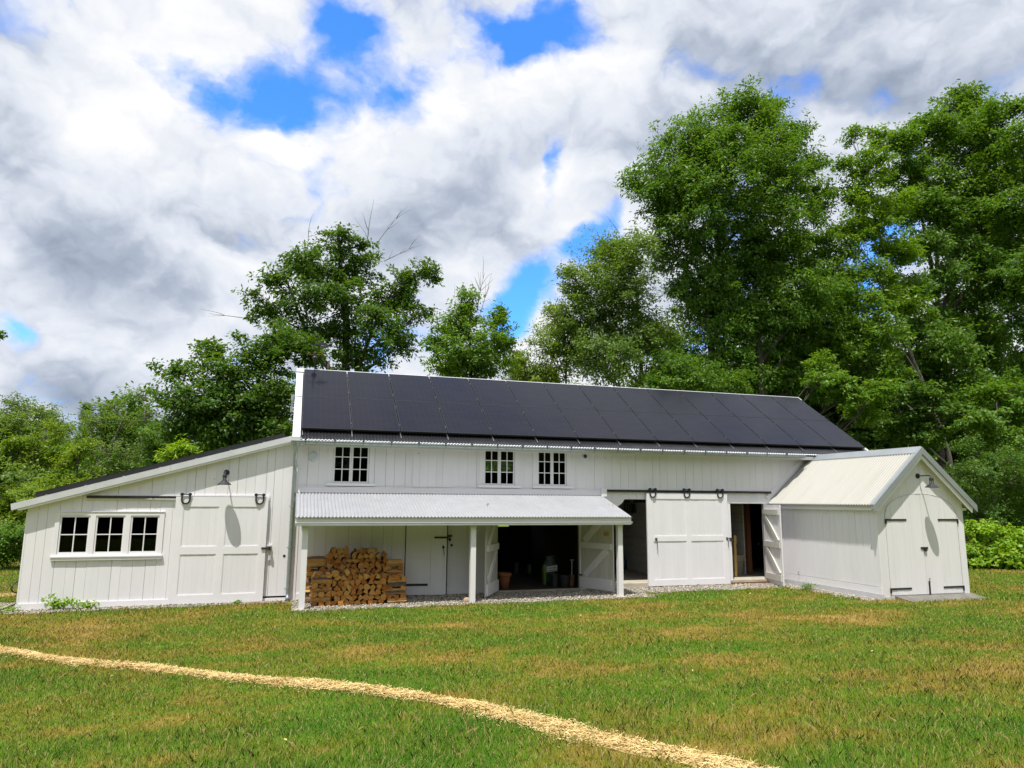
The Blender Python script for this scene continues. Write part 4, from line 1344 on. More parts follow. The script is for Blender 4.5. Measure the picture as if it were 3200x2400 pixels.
# ---- hinged board doors
def leaf(hinge, ang, wd, z0, z1, rails, braces, r, side, name='door', label=None, mats=('oldpaint', 'oldpaint')):
    """boards with rails and braces; u runs from the hinge along angle ang, rails on the given side"""
    dx_, dy_ = math.cos(ang), math.sin(ang)
    nx__, ny__ = -dy_ * side, dx_ * side
    P = lambda u, ww, z: (hinge[0] + dx_ * u + nx__ * ww, hinge[1] + dy_ * u + ny__ * ww, z)
    m = MB()
    plank_wall(m, 0.0, wd, z0, z1, [], P, wmin=0.12, wmax=0.17, gap=0.005, thick=0.02, back=0.008, r=r, backmat=0)
    m.mat(1)

    def blk(u0, u1, w0, w1, za, zb_):
        m.add([P(u0, w0, za), P(u1, w0, za), P(u1, w1, za), P(u0, w1, za), P(u0, w0, zb_), P(u1, w0, zb_), P(u1, w1, zb_), P(u0, w1, zb_)],
              [(0, 3, 2, 1), (4, 5, 6, 7), (0, 1, 5, 4), (1, 2, 6, 5), (2, 3, 7, 6), (3, 0, 4, 7)])
    for (a_, b_) in rails:
        blk(0.012, wd - 0.035, 0.023, 0.060, a_, b_)
    for (u0, za, u1, zb_, h) in braces:
        L_ = math.hypot(u1 - u0, zb_ - za); ex, ez = (u1 - u0) / L_, (zb_ - za) / L_
        px_, pz_ = -ez * h / 2, ex * h / 2
        q = [(u0 + px_, za + pz_), (u1 + px_, zb_ + pz_), (u1 - px_, zb_ - pz_), (u0 - px_, za - pz_)]
        vs = [P(u, 0.024, z) for u, z in q] + [P(u, 0.058, z) for u, z in q]
        m.add(vs, [(3, 2, 1, 0), (4, 5, 6, 7), (0, 1, 5, 4), (1, 2, 6, 5), (2, 3, 7, 6), (3, 0, 4, 7)])
    o = m.build(name, [MAT[mats[0]], MAT[mats[1]]], barn)
    if label: o['label'] = label
    return o, P


# pair at the middle bay, standing open; braced inside faces show
aR = math.atan2(-0.92, 0.42)
oR, PR = leaf((6.645, -0.005), aR, 1.01, 0.055, 2.02, [(0.075, 0.32), (0.99, 1.12), (1.83, 1.95)], [(0.16, 0.36, 0.84, 0.96, 0.15), (0.16, 1.16, 0.86, 1.80, 0.15)], random.Random(41), -1, mats=('oldpaint', 'paint'), label='board door with diagonal braces, swung wide open to the right')
for k in range(3):
    m = MB()
    p = Vector(PR(0.78 + k * 0.055, 0.035, 1.33))
    m.box(p.x - 0.02, p.x + 0.02, p.y - 0.03, p.y + 0.02, 1.29, 1.37)
    m.build('wooden_hook', MAT['yelwood'], oR)
m = MB()
p = Vector(PR(0.03, 0.03, 0.36)); m.box(p.x - 0.05, p.x + 0.03, p.y - 0.02, p.y + 0.02, 0.345, 0.375)
m.build('hinge', MAT['iron'], oR)
aL = math.atan2(-0.93, -0.52)
oL, PL_ = leaf((4.555, -0.005), aL, 1.065, 0.04, 2.02, [(0.06, 0.30), (0.98, 1.12), (1.83, 1.95)], [(0.93, 0.36, 0.18, 0.96, 0.14), (0.93, 1.14, 0.18, 1.80, 0.14)], random.Random(42), 1, mats=('oldpaint', 'paint'), label='board door with diagonal braces, swung open towards the lawn on the left')

# nearly closed door to its left
aA = R(-9)
oA, PA = leaf((2.462, -0.004), aA, 0.90, 0.02, 1.98, [], [], random.Random(43), -1, mats=('paint', 'paint'), label='plain white board door standing slightly ajar behind the firewood')
m = MB()
def onA(u0, u1, z0, z1, t=0.012):
    a_, b_ = Vector(PA(u0, 0.024, 0)), Vector(PA(u1, 0.024, 0)); n_ = (Vector(PA(u0, 0.024 + t, 0)) - a_)
    m.add([(*a_.xy, z0), (*b_.xy, z0), (*(b_ + n_).xy, z0), (*(a_ + n_).xy, z0), (*a_.xy, z1), (*b_.xy, z1), (*(b_ + n_).xy, z1), (*(a_ + n_).xy, z1)],
          [(0, 3, 2, 1), (4, 5, 6, 7), (0, 1, 5, 4), (1, 2, 6, 5), (2, 3, 7, 6), (3, 0, 4, 7)])
onA(0.0, 0.50, 0.215, 0.262)
m.build('strap_hinge', MAT['iron'], oA)
m = MB()
onA(0.62, 0.90, 1.235, 1.275)
p = Vector(PA(0.88, 0.04, 1.25))
m.build('hasp', MAT['iron'], oA)
m = MB(); onA(0.80, 0.85, 1.02, 1.072)
p = Vector(PA(0.825, 0.045, 1.04)); q = Vector(PA(0.85, 0.05, 0.87))
m.tube([tuple(p), (p.x, p.y - 0.02, 1.02), tuple(q)], 0.006, 6)
m.build('handle', MAT['iron'], oA)
m = MB()
m.box(3.40, 3.50, -0.028, -0.0015, 1.265, 1.30)
m.tube([(3.435, -0.035, 1.28), (3.435, -0.04, 1.23)], 0.009, 8)
m.prism([(3.435, -0.055, 1.245), (3.475, -0.055, 1.215), (3.45, -0.055, 1.165), (3.41, -0.055, 1.195)], (0, 0.025, 0))
m.build('padlock', MAT['iron'], barn)
m = MB(); m.box(3.47, 3.52, -0.014, -0.0015, 1.05, 1.10); m.build('latch', MAT['iron'], barn)

# door of the side opening, swung back beside the annex
aS = math.atan2(-0.92, -0.215)
oS, PS = leaf((11.825, -0.005), aS, 0.95, 0.055, 2.02, [(0.16, 0.31), (0.96, 1.10), (1.77, 1.90)], [(0.14, 1.72, 0.84, 1.12, 0.10), (0.14, 0.93, 0.84, 0.33, 0.10)], random.Random(44), -1, label='narrow board door with two braces, open beside the annex wall', mats=('paint', 'oldpaint'))
m = MB()
m.box(10.79 - 0.09, 10.79, -0.05, -0.0265, 1.155, 1.18)
m.prism([(10.76, -0.075, 1.165), (10.80, -0.075, 1.14), (10.775, -0.075, 1.08), (10.735, -0.075, 1.11)], (0, 0.03, 0))
m.build('padlock', MAT['iron'], barn)
m = MB()
for k in range(3):
    x0 = 7.3 + k * 0.0
w_ = MB(); w_.box(11.55, 11.9, -0.14, -0.1005, 0.03, 0.085); w_.build('threshold', MAT['redwood'], barn)
w_ = MB(); w_.box(10.7, 11.8, -0.10, -0.041, 0.0, 0.075); w_.build('threshold', MAT['redwood'], barn)

# ---- gabled annex at the right end
AX0, AX1, AY = 12.15, 14.58, -3.43
AC = (AX0 + AX1) / 2
AR = lambda x: 3.30 - 0.887 * abs(x - AC)
w = MB()
plank_wall(w, AY + 0.03, 0.0, 0.31, 1.97, [], lambda u, ww, z: (AX0 + 0.024 - ww, u, z), wmin=0.17, wmax=0.23, gap=0.006, r=random.Random(51))
plank_wall(w, AY + 0.03, 0.0, 0.0, 1.97, [], lambda u, ww, z: (AX1 - 0.024 + ww, u, z), r=random.Random(52))
plank_wall(w, AX0 + 0.002, AX1 - 0.002, 0.10, lambda u: AR(u) - 0.06, [], lambda u, ww, z: (u, AY + 0.024 - ww, z), wmin=0.17, wmax=0.24, gap=0.005, kinks=(AC,), r=random.Random(53))
w.mat(2)
w.box(AX0 - 0.012, AX0 + 0.06, AY + 0.001, -0.03, 0.155, 0.30)
w.box(AX0 - 0.03, AX0 - 0.004, AY + 0.02, -0.05, 1.91, 1.965)
w.box(AX0 - 0.004, AX0 + 0.028, AY - 0.004, AY + 0.03, 0.10, 1.909)
w.box(AX0 - 0.10, AX0 + 0.02, AY - 0.02, -0.03, 1.972, 2.085)
w.mat(3).box(AX0 - 0.03, AX0 + 0.05, AY - 0.005, -0.03, 0.02, 0.148)
w.box(AX0 - 0.015, AX1 + 0.02, AY - 0.008, AY + 0.05, 0.02, 0.098)
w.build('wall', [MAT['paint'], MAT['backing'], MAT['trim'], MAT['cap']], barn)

# roof sheets: ribs run up the slopes
n = 400
def annex_sheet(side):
    xe = AC - side * 1.425
    ye, yr = np.linspace(AY - 0.15, 0.02, n + 1), None
    wv = 0.019 * np.cos((ye - ye[0]) / 0.080 * 2 * math.pi)
    nrm = np.array([-side * 0.664, 0.748])
    rows = []
    for t in (0, 0.5, 1):
        x = xe + (AC - xe) * t; z = AR(x) + 0.012
        rows.append(np.stack([x + nrm[0] * wv, ye, z + nrm[1] * wv], -1))
    V = np.concatenate(rows)
    i_ = (np.arange(2)[:, None] * (n + 1) + np.arange(n)[None]).ravel()
    return V, np.stack([i_, i_ + 1, i_ + n + 2, i_ + n + 1], -1)
Va, Fa = annex_sheet(1); Vb, Fb = annex_sheet(-1)
ar = np_mesh('roof', np.concatenate([Va, Vb]), np.concatenate([Fa, Fb + len(Va)]), MAT['cream'], barn, smooth=True)
ar['label'] = 'cream corrugated gable roof over the annex'
m = MB()      # ridge cap and rake caps in grey metal
s2 = 0.887
for s in (-1, 1):
    m.prism([(AC, AY - 0.16, AR(AC) + 0.045), (AC + s * 0.17, AY - 0.16, AR(AC) + 0.045 - s2 * 0.17), (AC + s * 0.17, AY - 0.16, AR(AC) + 0.030 - s2 * 0.17), (AC, AY - 0.16, AR(AC) + 0.025)], (0, 3.5, 0))
    xe = AC + s * 1.44
    for (ya, yb, up, dn) in ((AY - 0.19, AY - 0.165, 0.03, -0.125), (AY - 0.164, AY - 0.055, 0.034, 0.016)):
        m.prism([(AC, ya, AR(AC) + up), (xe, ya, AR(xe) + up), (xe, ya, AR(xe) + dn), (AC, ya, AR(AC) + dn)], (0, yb - ya, 0))
m.build('flashing', MAT['greycap'], ar)
m = MB()
for s in (-1, 1):
    xe = AC + s * 1.36
    m.prism([(AC, AY - 0.15, AR(AC) - 0.10), (xe, AY - 0.15, AR(xe) - 0.10), (xe - s * 0.03, AY - 0.15, AR(xe) - 0.21), (AC, AY - 0.15, AR(AC) - 0.225)], (0, 0.025, 0))
    m.prism([(AC, AY - 0.124, AR(AC) - 0.03), (xe, AY - 0.124, AR(xe) - 0.03), (xe, AY - 0.124, AR(xe) - 0.13), (AC, AY - 0.124, AR(AC) - 0.13)], (0, 0.123, 0))
    m.box(AC - 1.33 if s < 0 else AC + 1.2, AC - 1.2 if s < 0 else AC + 1.33, AY, 0.0, 1.925, 1.985)
m.build('fascia', MAT['trim'], ar)

# the arched pair of doors, flush with the gable
def arch_z(x):
    t = (x - AC) / 1.02
    return 1.82 + 0.475 * math.sqrt(max(0.0, 1 - t * t))
for s in (-1, 1):
    m = MB()
    x0, x1 = (12.36, AC - 0.004) if s < 0 else (AC + 0.004, 14.375)
    zt = lambda u: arch_z(u) if abs(u - AC) < 1.0 else 1.84
    ks = list(np.linspace(x0, x1, 15)[1:-1])
    plank_wall(m, x0, x1, 0.135, zt, [], lambda u, ww, z: (u, AY + 0.0005 - ww, z), wmin=0.15, wmax=0.2, gap=0.003, thick=0.012, back=-0.0002, kinks=ks, r=random.Random(60 + s), backmat=0)
    dd = m.build('door', MAT['paint'], barn)
    m = MB()
    edge = [(x0 if s < 0 else x1, AY - 0.013, 0.12)] + [(x, AY - 0.013, zt(x)) for x in (np.linspace(x0, AC, 16) if s < 0 else np.linspace(x1, AC, 16))]
    m.tube(edge, 0.0035, 5)
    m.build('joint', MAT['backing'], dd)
    dd['label'] = 'arched leaf of the annex double door, ' + ('hinged beside the long side wall' if s < 0 else 'with the bolt at its foot')
    for z in (1.725, 0.265):
        m = MB()
        if s < 0:
            m.box(12.35, 12.93, AY - 0.024, AY - 0.0145, z - 0.018, z + 0.018); m.box(12.345, 12.385, AY - 0.026, AY - 0.0145, z - 0.085, z + 0.019)
        else:
            m.box(13.82, 14.40, AY - 0.024, AY - 0.0145, z - 0.018, z + 0.018); m.box(14.365, 14.405, AY - 0.026, AY - 0.0145, z - 0.085, z + 0.019)
        m.build('strap_hinge', MAT['iron'], dd)
    m = MB()
    if s > 0:
        m.box(AC + 0.04, AC + 0.075, AY - 0.03, AY - 0.0145, 0.12, 0.40)
        m.tube([(AC + 0.057, AY - 0.03, 0.38), (AC + 0.057, AY - 0.032, 0.45), (AC + 0.075, AY - 0.034, 0.47), (AC + 0.09, AY - 0.034, 0.45)], 0.006, 6)
        m.build('bolt', MAT['iron'], dd)
    else:
        m.box(AC - 0.095, AC + 0.10, AY - 0.028, AY - 0.0145, 1.095, 1.135)
        m.prism([(AC - 0.01, AY - 0.05, 1.12), (AC + 0.05, AY - 0.05, 1.095), (AC + 0.03, AY - 0.05, 1.035), (AC - 0.03, AY - 0.05, 1.06)], (0, 0.022, 0))
        m.tube([(AC - 0.03, AY - 0.04, 1.12), (AC + 0.0, AY - 0.045, 1.09)], 0.008, 6)
        m.build('hasp', MAT['iron'], dd)
m = MB()
m.tube([(AX0 - 0.02, -0.85, 0.30), (AX0 - 0.06, -0.85, 0.345), (AX0 - 0.05, -0.85, 0.385), (AX0 - 0.02, -0.85, 0.38)], 0.006, 6)
m.build('door_hook', MAT['iron'], barn)
# ramp in front of the annex doors
m = MB()
m.add([(12.47, AY - 0.006, 0.115), (14.63, AY - 0.006, 0.115), (14.62, -3.88, 0.046), (12.50, -3.90, 0.046), (12.47, AY - 0.006, -0.05), (14.63, AY - 0.006, -0.05), (14.62, -3.88, -0.05), (12.50, -3.90, -0.05)],
      [(0, 1, 2, 3), (4, 7, 6, 5), (0, 4, 5, 1), (1, 5, 6, 2), (2, 6, 7, 3), (3, 7, 4, 0)])
tag(m.build('concrete_ramp', MAT['slab']), 'grey concrete ramp in front of the annex double doors', 'ramp')


# ------------------------------------------------------------------ lamps and wall fittings
def wall_lamp(x, y, z, arm, label):
    t = thing('wall_lamp', label, 'lamp', (x, y, z), 'black barn lamps')
    m = MB(); m.lathe([(0.0, 0.0), (0.058, 0.0), (0.058, -0.012), (0.045, -0.028), (0.0, -0.03)], (0, 0, 0), 20, 'y'); m.build('backplate', MAT['lampgrey'], t, smooth=False)
    m = MB(); m.tube([(0, -0.02, 0), (0, -arm + 0.04, 0), (0, -arm + 0.012, -0.006), (0, -arm, -0.03), (0, -arm, -0.06)], 0.0125, 8); m.build('arm', MAT['lampgrey'], t, smooth=True)
    m = MB()
    m.lathe([(0.0, -0.035), (0.016, -0.035), (0.02, -0.045), (0.043, -0.060), (0.046, -0.075), (0.046, -0.085), (0.041, -0.09), (0.046, -0.095), (0.046, -0.112), (0.0, -0.112)], (0, -arm, 0), 20)
    for k in range(4):
        a_ = math.pi / 4 + k * math.pi / 2
        m.tube([(0.037 * math.cos(a_), -arm + 0.037 * math.sin(a_), -0.11), (0.037 * math.cos(a_), -arm + 0.037 * math.sin(a_), -0.17)], 0.006, 6)
    m.build('neck', MAT['lampgrey'], t)
    m = MB(); m.lathe([(0.0, -0.112), (0.022, -0.115), (0.026, -0.14), (0.022, -0.17), (0.0, -0.172)], (0, -arm, 0), 12); m.build('bulb_glass', MAT['lens'], t, smooth=True)
    m = MB()
    m.lathe([(0.0, -0.166), (0.044, -0.167), (0.05, -0.185), (0.062, -0.198), (0.09, -0.215), (0.122, -0.24), (0.138, -0.252), (0.138, -0.262), (0.133, -0.262), (0.118, -0.246), (0.085, -0.222), (0.05, -0.205), (0.0, -0.2)], (0, -arm, 0), 32)
    m.build('lamp_shade', MAT['lampgrey'], t)
    return t


wall_lamp(-1.348, 0.0, 2.621, 0.355, 'black barn lamp above the sliding door of the low wing')
wall_lamp(13.365, AY - 0.001, 2.69, 0.355, 'black barn lamp high in the annex gable')
t = thing('access_point', 'round white disc fixed to the boards near the downspout', 'wall fitting', (0.385, -0.002, 2.99))
m = MB(); m.lathe([(0.0, -0.035), (0.06, -0.034), (0.095, -0.026), (0.11, -0.008), (0.11, 0.0), (0.0, 0.0)], (0, 0, 0), 28, 'y'); m.build('cover', MAT['whiteplastic'], t, smooth=True)
t = thing('security_camera', 'small white dome camera under the eave, right of the upper windows', 'camera', (6.747, -0.002, 3.165))
m = MB(); m.lathe([(0.0, -0.045), (0.05, -0.044), (0.068, -0.03), (0.07, 0.0), (0.0, 0.0)], (0, 0, 0.0), 20, 'y'); m.build('base', MAT['whiteplastic'], t, smooth=True)
m = MB(); m.lathe([(0.0, -0.095), (0.025, -0.09), (0.042, -0.07), (0.047, -0.046)], (0.01, 0, -0.012), 16, 'y'); m.build('dome', MAT['iron'], t, smooth=True)

# weathervane on the ridge
t = thing('weathervane', 'thin dark weathervane rising from the ridge near the left gable', 'weathervane', (0.36, 2.55, 5.36))
m = MB(); m.tube([(0, 0, 0), (0, 0, 0.95)], 0.009, 6); m.lathe([(0.0, 0.86), (0.022, 0.87), (0.03, 0.9), (0.012, 0.95), (0, 0.99)], (0, 0, 0), 10); m.build('rod', MAT['iron'], t)
m = MB(); m.lathe([(0.0, 0.24), (0.045, 0.25), (0.066, 0.285), (0.07, 0.305), (0.066, 0.325), (0.045, 0.36), (0.0, 0.37)], (0, 0, 0), 16); m.lathe([(0.0, 0.43), (0.045, 0.435), (0.03, 0.46), (0, 0.47)], (0, 0, 0), 12); m.build('ball', MAT['iron'], t, smooth=True)
m = MB()
m.bar((-0.2, 0.03, 0.40), (0.2, -0.03, 0.40), 0.008, 0.008); m.bar((-0.03, -0.2, 0.40), (0.03, 0.2, 0.40), 0.008, 0.008)
for (x_, y_) in ((-0.2, 0.03), (0.2, -0.03), (0.03, 0.2), (-0.03, -0.2)):
    m.bar((x_ - 0.022, y_, 0.37), (x_ - 0.022, y_, 0.44), 0.008, 0.012); m.bar((x_ + 0.022, y_, 0.37), (x_ + 0.022, y_, 0.44), 0.008, 0.012); m.bar((x_ - 0.02, y_, 0.43), (x_ + 0.02, y_, 0.38), 0.008, 0.012)
m.build('compass_arms', MAT['redwood'], t)
m = MB()
body = [(-0.16, 0.655), (-0.02, 0.67), (0.04, 0.675), (0.10, 0.72), (0.17, 0.735), (0.25, 0.715), (0.33, 0.665), (0.38, 0.63), (0.32, 0.625), (0.24, 0.645), (0.14, 0.655), (0.06, 0.655), (-0.02, 0.657), (-0.16, 0.648)]
m.prism([(x_, -0.012, z_) for x_, z_ in body], (0, 0.024, 0))
m.prism([(0.06, -0.011, 0.652), (0.30, -0.011, 0.628), (0.24, -0.011, 0.60), (0.14, -0.011, 0.605)], (0, 0.022, 0))
m.build('vane', MAT['lampgrey'], t)

# ------------------------------------------------------------------ firewood
def log_shape(kind, r):
    """outline of the cut end, centred, about 0.1 m across; flags say which edges are bark"""
    pts, bark = [], []
    s = r.uniform(0.125, 0.165)
    if kind == 'wedge':
        a0 = r.uniform(0.95, 1.75)
        n_ = 7
        pts = [(0, 0)] + [(s * math.cos(-a0 / 2 + a0 * k / n_), s * math.sin(-a0 / 2 + a0 * k / n_)) for k in range(n_ + 1)]
        bark = [False] + [True] * n_ + [False]
        c = (s * 0.52, 0)
        pts = [(x * 0.88, z * 0.88) for x, z in pts]; c = (c[0] * .88, 0)
    elif kind == 'half':
        n_ = 8
        pts = [(s * 0.62 * math.cos(math.pi * k / n_), s * 0.62 * math.sin(math.pi * k / n_)) for k in range(n_ + 1)]
        bark = [True] * n_ + [False]
        c = (0, s * 0.26)
    elif kind == 'block':
        pts = [(-s * .45, -s * .38), (s * .42, -s * .45), (s * .5, s * .3), (s * .05, s * .48), (-s * .5, s * .36)]
        pts = [(x + r.uniform(-.012, .012), z + r.uniform(-.012, .012)) for x, z in pts]
        bark = [False, False, r.random() < .5, False, False]
        c = (0, 0)
    elif kind == 'tri':
        pts = [(-s * .55, -s * .3), (s * .1, -s * .42), (s * .6, -s * .22), (s * .1, s * .5)]
        pts = [(x + r.uniform(-.014, .014), z + r.uniform(-.014, .014)) for x, z in pts]
        bark = [True, True, False, False]
        c = (0.01, -0.01)
    else:      # round
        n_ = 11
        pts = [(s * .5 * (1 + r.uniform(-.08, .08)) * math.cos(2 * math.pi * k / n_), s * .5 * (1 + r.uniform(-.08, .08)) * math.sin(2 * math.pi * k / n_)) for k in range(n_)]
        bark = [True] * n_
        c = (0, 0)
    return [(x - c[0] + r.uniform(-.003, .003), z - c[1] + r.uniform(-.003, .003)) for x, z in pts], bark


def log_mesh(kind, r, L=0.37):
    pts, bark = log_shape(kind, r)
    n_ = len(pts)
    m = MB()
    rings = []
    sk = (r.uniform(-.012, .012), r.uniform(-.012, .012))
    for k in range(6):
        t = k / 5
        j = 0.0 if k in (0,) else 0.004
        bow = math.sin(t * math.pi) * 0.008
        rings.append([(x * (1 - 0.06 * t) + sk[0] * t + r.uniform(-j, j), t * L + (r.uniform(-.006, .006) if k in (0, 5) else 0), z * (1 - 0.06 * t) + sk[1] * t + bow + r.uniform(-j, j)) for x, z in pts])
    vs = [p for ring in rings for p in ring]
    o_ = len(m.v)
    m.v.extend(vs)
    for k in range(5):
        for i_ in range(n_):
            j_ = (i_ + 1) % n_
            m.f.append((k * n_ + i_, k * n_ + j_, (k + 1) * n_ + j_, (k + 1) * n_ + i_)); m.m.append(2 if bark[i_] else 1)
    m.f.append(tuple(range(n_))); m.m.append(0)
    m.f.append(tuple(range(5 * n_ + n_ - 1, 5 * n_ - 1, -1))); m.m.append(0)
    return m.build('firewood_log', [MAT['logend'], MAT['logsplit'], MAT['logbark']])


LOGS = []
lr = random.Random(77)
for kind in ['wedge'] * 7 + ['half'] * 3 + ['block'] * 5 + ['tri'] * 4 + ['round'] * 1:
    LOGS.append(log_mesh(kind, lr))
used_protos = set()


def put_log(x, y, z, label, group, roll=None, yaw=None, scale=1.0, idx=None):
    i_ = lr.randrange(len(LOGS)) if idx is None else idx
    src = LOGS[i_]
    if i_ not in used_protos:
        used_protos.add(i_); o = src
    else:
        o = src.copy(); COL.objects.link(o)
    o.location = (x, y, z)
    o.rotation_mode = 'ZYX'
    rl = lr.uniform(0, 6.28) if roll is None else roll
    o.rotation_euler = (0, rl, 0) if yaw is None else (0, 0, 0)
    if yaw is not None:
        o.rotation_mode = 'QUATERNION'
        from mathutils import Quaternion
        o.rotation_quaternion = Quaternion((0, 0, 1), yaw) @ Quaternion((0, 1, 0), rl)
    else:
        o.rotation_mode = 'XYZ'
        o.rotation_euler = (lr.uniform(-.03, .03), rl, lr.uniform(-.06, .06))
    o.scale = (scale, lr.uniform(0.95, 1.05), scale)
    return tag(o, label, 'firewood', group)


def stack(x0, x1, zb, ztop, yf, where, group, zstart=0.0):
    """rows of split logs, cut ends outward, packed like bricks"""
    row, z = 0, zb
    while True:
        xs = x0 + (0.0 if row % 2 == 0 else 0.06)
        x = xs + 0.05
        any_ = False
        while x < x1 - 0.03:
            top = ztop(x)
            if z + 0.03 < top:
                any_ = True
                if z >= zstart:
                    put_log(x + lr.uniform(-.012, .012), yf + lr.uniform(-.03, .035), z + 0.045 + lr.uniform(-.010, .010), where, group, scale=lr.uniform(0.80, 0.94))
            x += lr.uniform(0.108, 0.130)
        z += 0.097; row += 1
        if not any_ or z > 2:
            break


def crib(x0, x1, zb, yf, layers, where_l, where_e, group, zstart=0.0):
    z = zb
    for i_, kind in enumerate(layers):
        if kind == 'L':
            for j in range(3):
                yy = yf + 0.055 + j * 0.125
                if z >= zstart:
                    put_log(x0 + lr.uniform(-.015, .02), yy, z + 0.045, where_l, group, yaw=-math.pi / 2 + lr.uniform(-.03, .03), scale=lr.uniform(0.78, 0.9), idx=lr.choice([10, 11, 12, 13, 14]))
        else:
            n_ = int(kind)
            for j in range(n_):
                if z >= zstart:
                    put_log(x0 + 0.055 + j * (x1 - x0 - 0.10) / max(1, n_ - 1) + lr.uniform(-.01, .01), yf + lr.uniform(-.02, .03), z + 0.045, where_e, group, scale=lr.uniform(0.78, 0.92))
        z += 0.089


g0 = 0.0
GA, GB = 'logs of the lower, nearer firewood stack', 'logs of the taller firewood stack behind'
stack(0.84, 1.95, g0, lambda x: 0.60 + 0.05 * math.sin(x * 6 + 1) + 0.03 * math.sin(x * 17), -1.10, 'split log in the lower nearer firewood stack, its cut end facing the lawn', GA)
crib(0.47, 0.83, g0, -1.11, ['3', 'L', '3', 'L', '3', 'L', '2'], 'split log lying lengthwise in a crib end of the nearer stack', 'split log between the lengthwise layers of a crib end of the nearer stack', GA)
crib(1.94, 2.30, g0, -1.11, ['L', '3', 'L', '2', 'L', '3'], 'split log lying lengthwise in a crib end of the nearer stack', 'split log between the lengthwise layers of a crib end of the nearer stack', GA)
stack(0.70, 2.0, g0, lambda x: 0.96 + 0.07 * math.sin((x - 0.7) * 2.4) + 0.03 * math.sin(x * 9) - 0.6 * max(0, x - 1.85), -0.62, 'split log in the taller back firewood stack, its cut end facing the lawn', GB, 0.32)
crib(0.34, 0.70, g0, -0.62, ['L', '3', 'L', '3', 'L', '2', 'L', '2', 'L', 'L'], 'split log lying lengthwise in a crib end of the taller back stack', 'split log between the lengthwise layers of a crib end of the taller back stack', GB, 0.0)
crib(1.95, 2.29, g0, -0.62, ['L', '3', 'L', '3', 'L', '3', 'L', '2', 'L'], 'split log lying lengthwise in a crib end of the taller back stack', 'split log between the lengthwise layers of a crib end of the taller back stack', GB, 0.4)
for i_, o in enumerate(LOGS):
    if i_ not in used_protos:
        bpy.data.objects.remove(o)

# ------------------------------------------------------------------ things in and about the barn
t = thing('flower_pot', 'large terracotta pot just inside the open middle doorway', 'pot', (4.86, 0.42, 0.045))
m = MB(); m.lathe([(0.0, 0.0), (0.105, 0.0), (0.15, 0.28), (0.150, 0.285)], (0, 0, 0), 28); m.lathe([(0.148, 0.02), (0.135, 0.02)], (0, 0, 0.26), 28); m.lathe([(0.0, 0.24), (0.14, 0.26), (0.155, 0.35)], (0, 0, 0), 28); m.build('pot', MAT['terracotta'], t, smooth=True)
m = MB(); m.lathe([(0.150, 0.27), (0.172, 0.275), (0.178, 0.35), (0.16, 0.355), (0.15, 0.33)], (0, 0, 0), 28); m.build('rim', MAT['terracotta'], t, smooth=True)

t = thing('soil_bag', 'tall half-empty green plastic sack of potting soil with a white label', 'sack', (6.19, 0.95, 0.045))
m = MB()
rings = []
for k, (hw, hd, cz, cx) in enumerate([(0.17, 0.10, 0.0, 0.0), (0.19, 0.12, 0.12, 0.01), (0.19, 0.12, 0.3, 0.0), (0.185, 0.115, 0.46, 0.0), (0.15, 0.09, 0.55, 0.01), (0.13, 0.07, 0.6, 0.03), (0.16, 0.06, 0.68, 0.02)]):
    rings.append([(cx + hw * math.copysign(abs(math.cos(a)) ** 0.6, math.cos(a)) * (1 + 0.05 * math.sin(5 * a + k)), hd * math.copysign(abs(math.sin(a)) ** 0.6, math.sin(a)), cz + 0.02 * math.sin(3 * a + k)) for a in np.linspace(0, 2 * math.pi, 20, endpoint=False)])
for ring in rings:
    m.v.extend(ring)
for k in range(len(rings) - 1):
    for i_ in range(20):
        j_ = (i_ + 1) % 20
        m.f.append((k * 20 + i_, k * 20 + j_, (k + 1) * 20 + j_, (k + 1) * 20 + i_)); m.m.append(1 if (k < 3 and 8 <= i_ <= 12) else 0)
m.build('sack', [MAT['bagskin'], MAT['baggreen']], t, smooth=True)
m = MB(); m.prism([(-0.12, -0.131, 0.30), (0.16, -0.131, 0.33), (0.16, -0.131, 0.47), (-0.12, -0.131, 0.43)], (0, 0.012, 0)); lab = m.build('label_panel', MAT['baglabel'], t)
m = MB()
for k in range(7):     # a line of dark letters and a band
    x_ = -0.10 + k * 0.035
    m.box(x_, x_ + 0.007, -0.134, -0.1315, 0.375 + x_ * 0.1, 0.42 + x_ * 0.1)
    m.box(x_ + 0.007, x_ + 0.024, -0.134, -0.1315, (0.412 if k % 2 else 0.375) + x_ * 0.1, (0.42 if k % 2 else 0.383) + x_ * 0.1)
    if k % 3:
        m.box(x_ + 0.017, x_ + 0.024, -0.134, -0.1315, 0.383 + x_ * 0.1, 0.412 + x_ * 0.1)
m.prism([(-0.11, -0.134, 0.335), (0.15, -0.134, 0.36), (0.15, -0.134, 0.345), (-0.11, -0.134, 0.32)], (0, 0.0025, 0))
m.build('lettering', MAT['ink'], lab)


def nursery_pot(x, y, z, r_, h, label, fill=True):
    t = thing('plant_pot', label, 'pot', (x, y, z), 'black plastic plant pots')
    m = MB(); m.lathe([(0.0, 0.0), (r_ * 0.8, 0.0), (r_ * 0.98, h * 0.9), (r_ * 1.06, h * 0.9), (r_ * 1.06, h), (r_ * 0.96, h), (r_ * 0.9, h * 0.8), (0, h * 0.78)], (0, 0, 0), 22); m.build('pot', MAT['blackpl'], t, smooth=False)
    return t


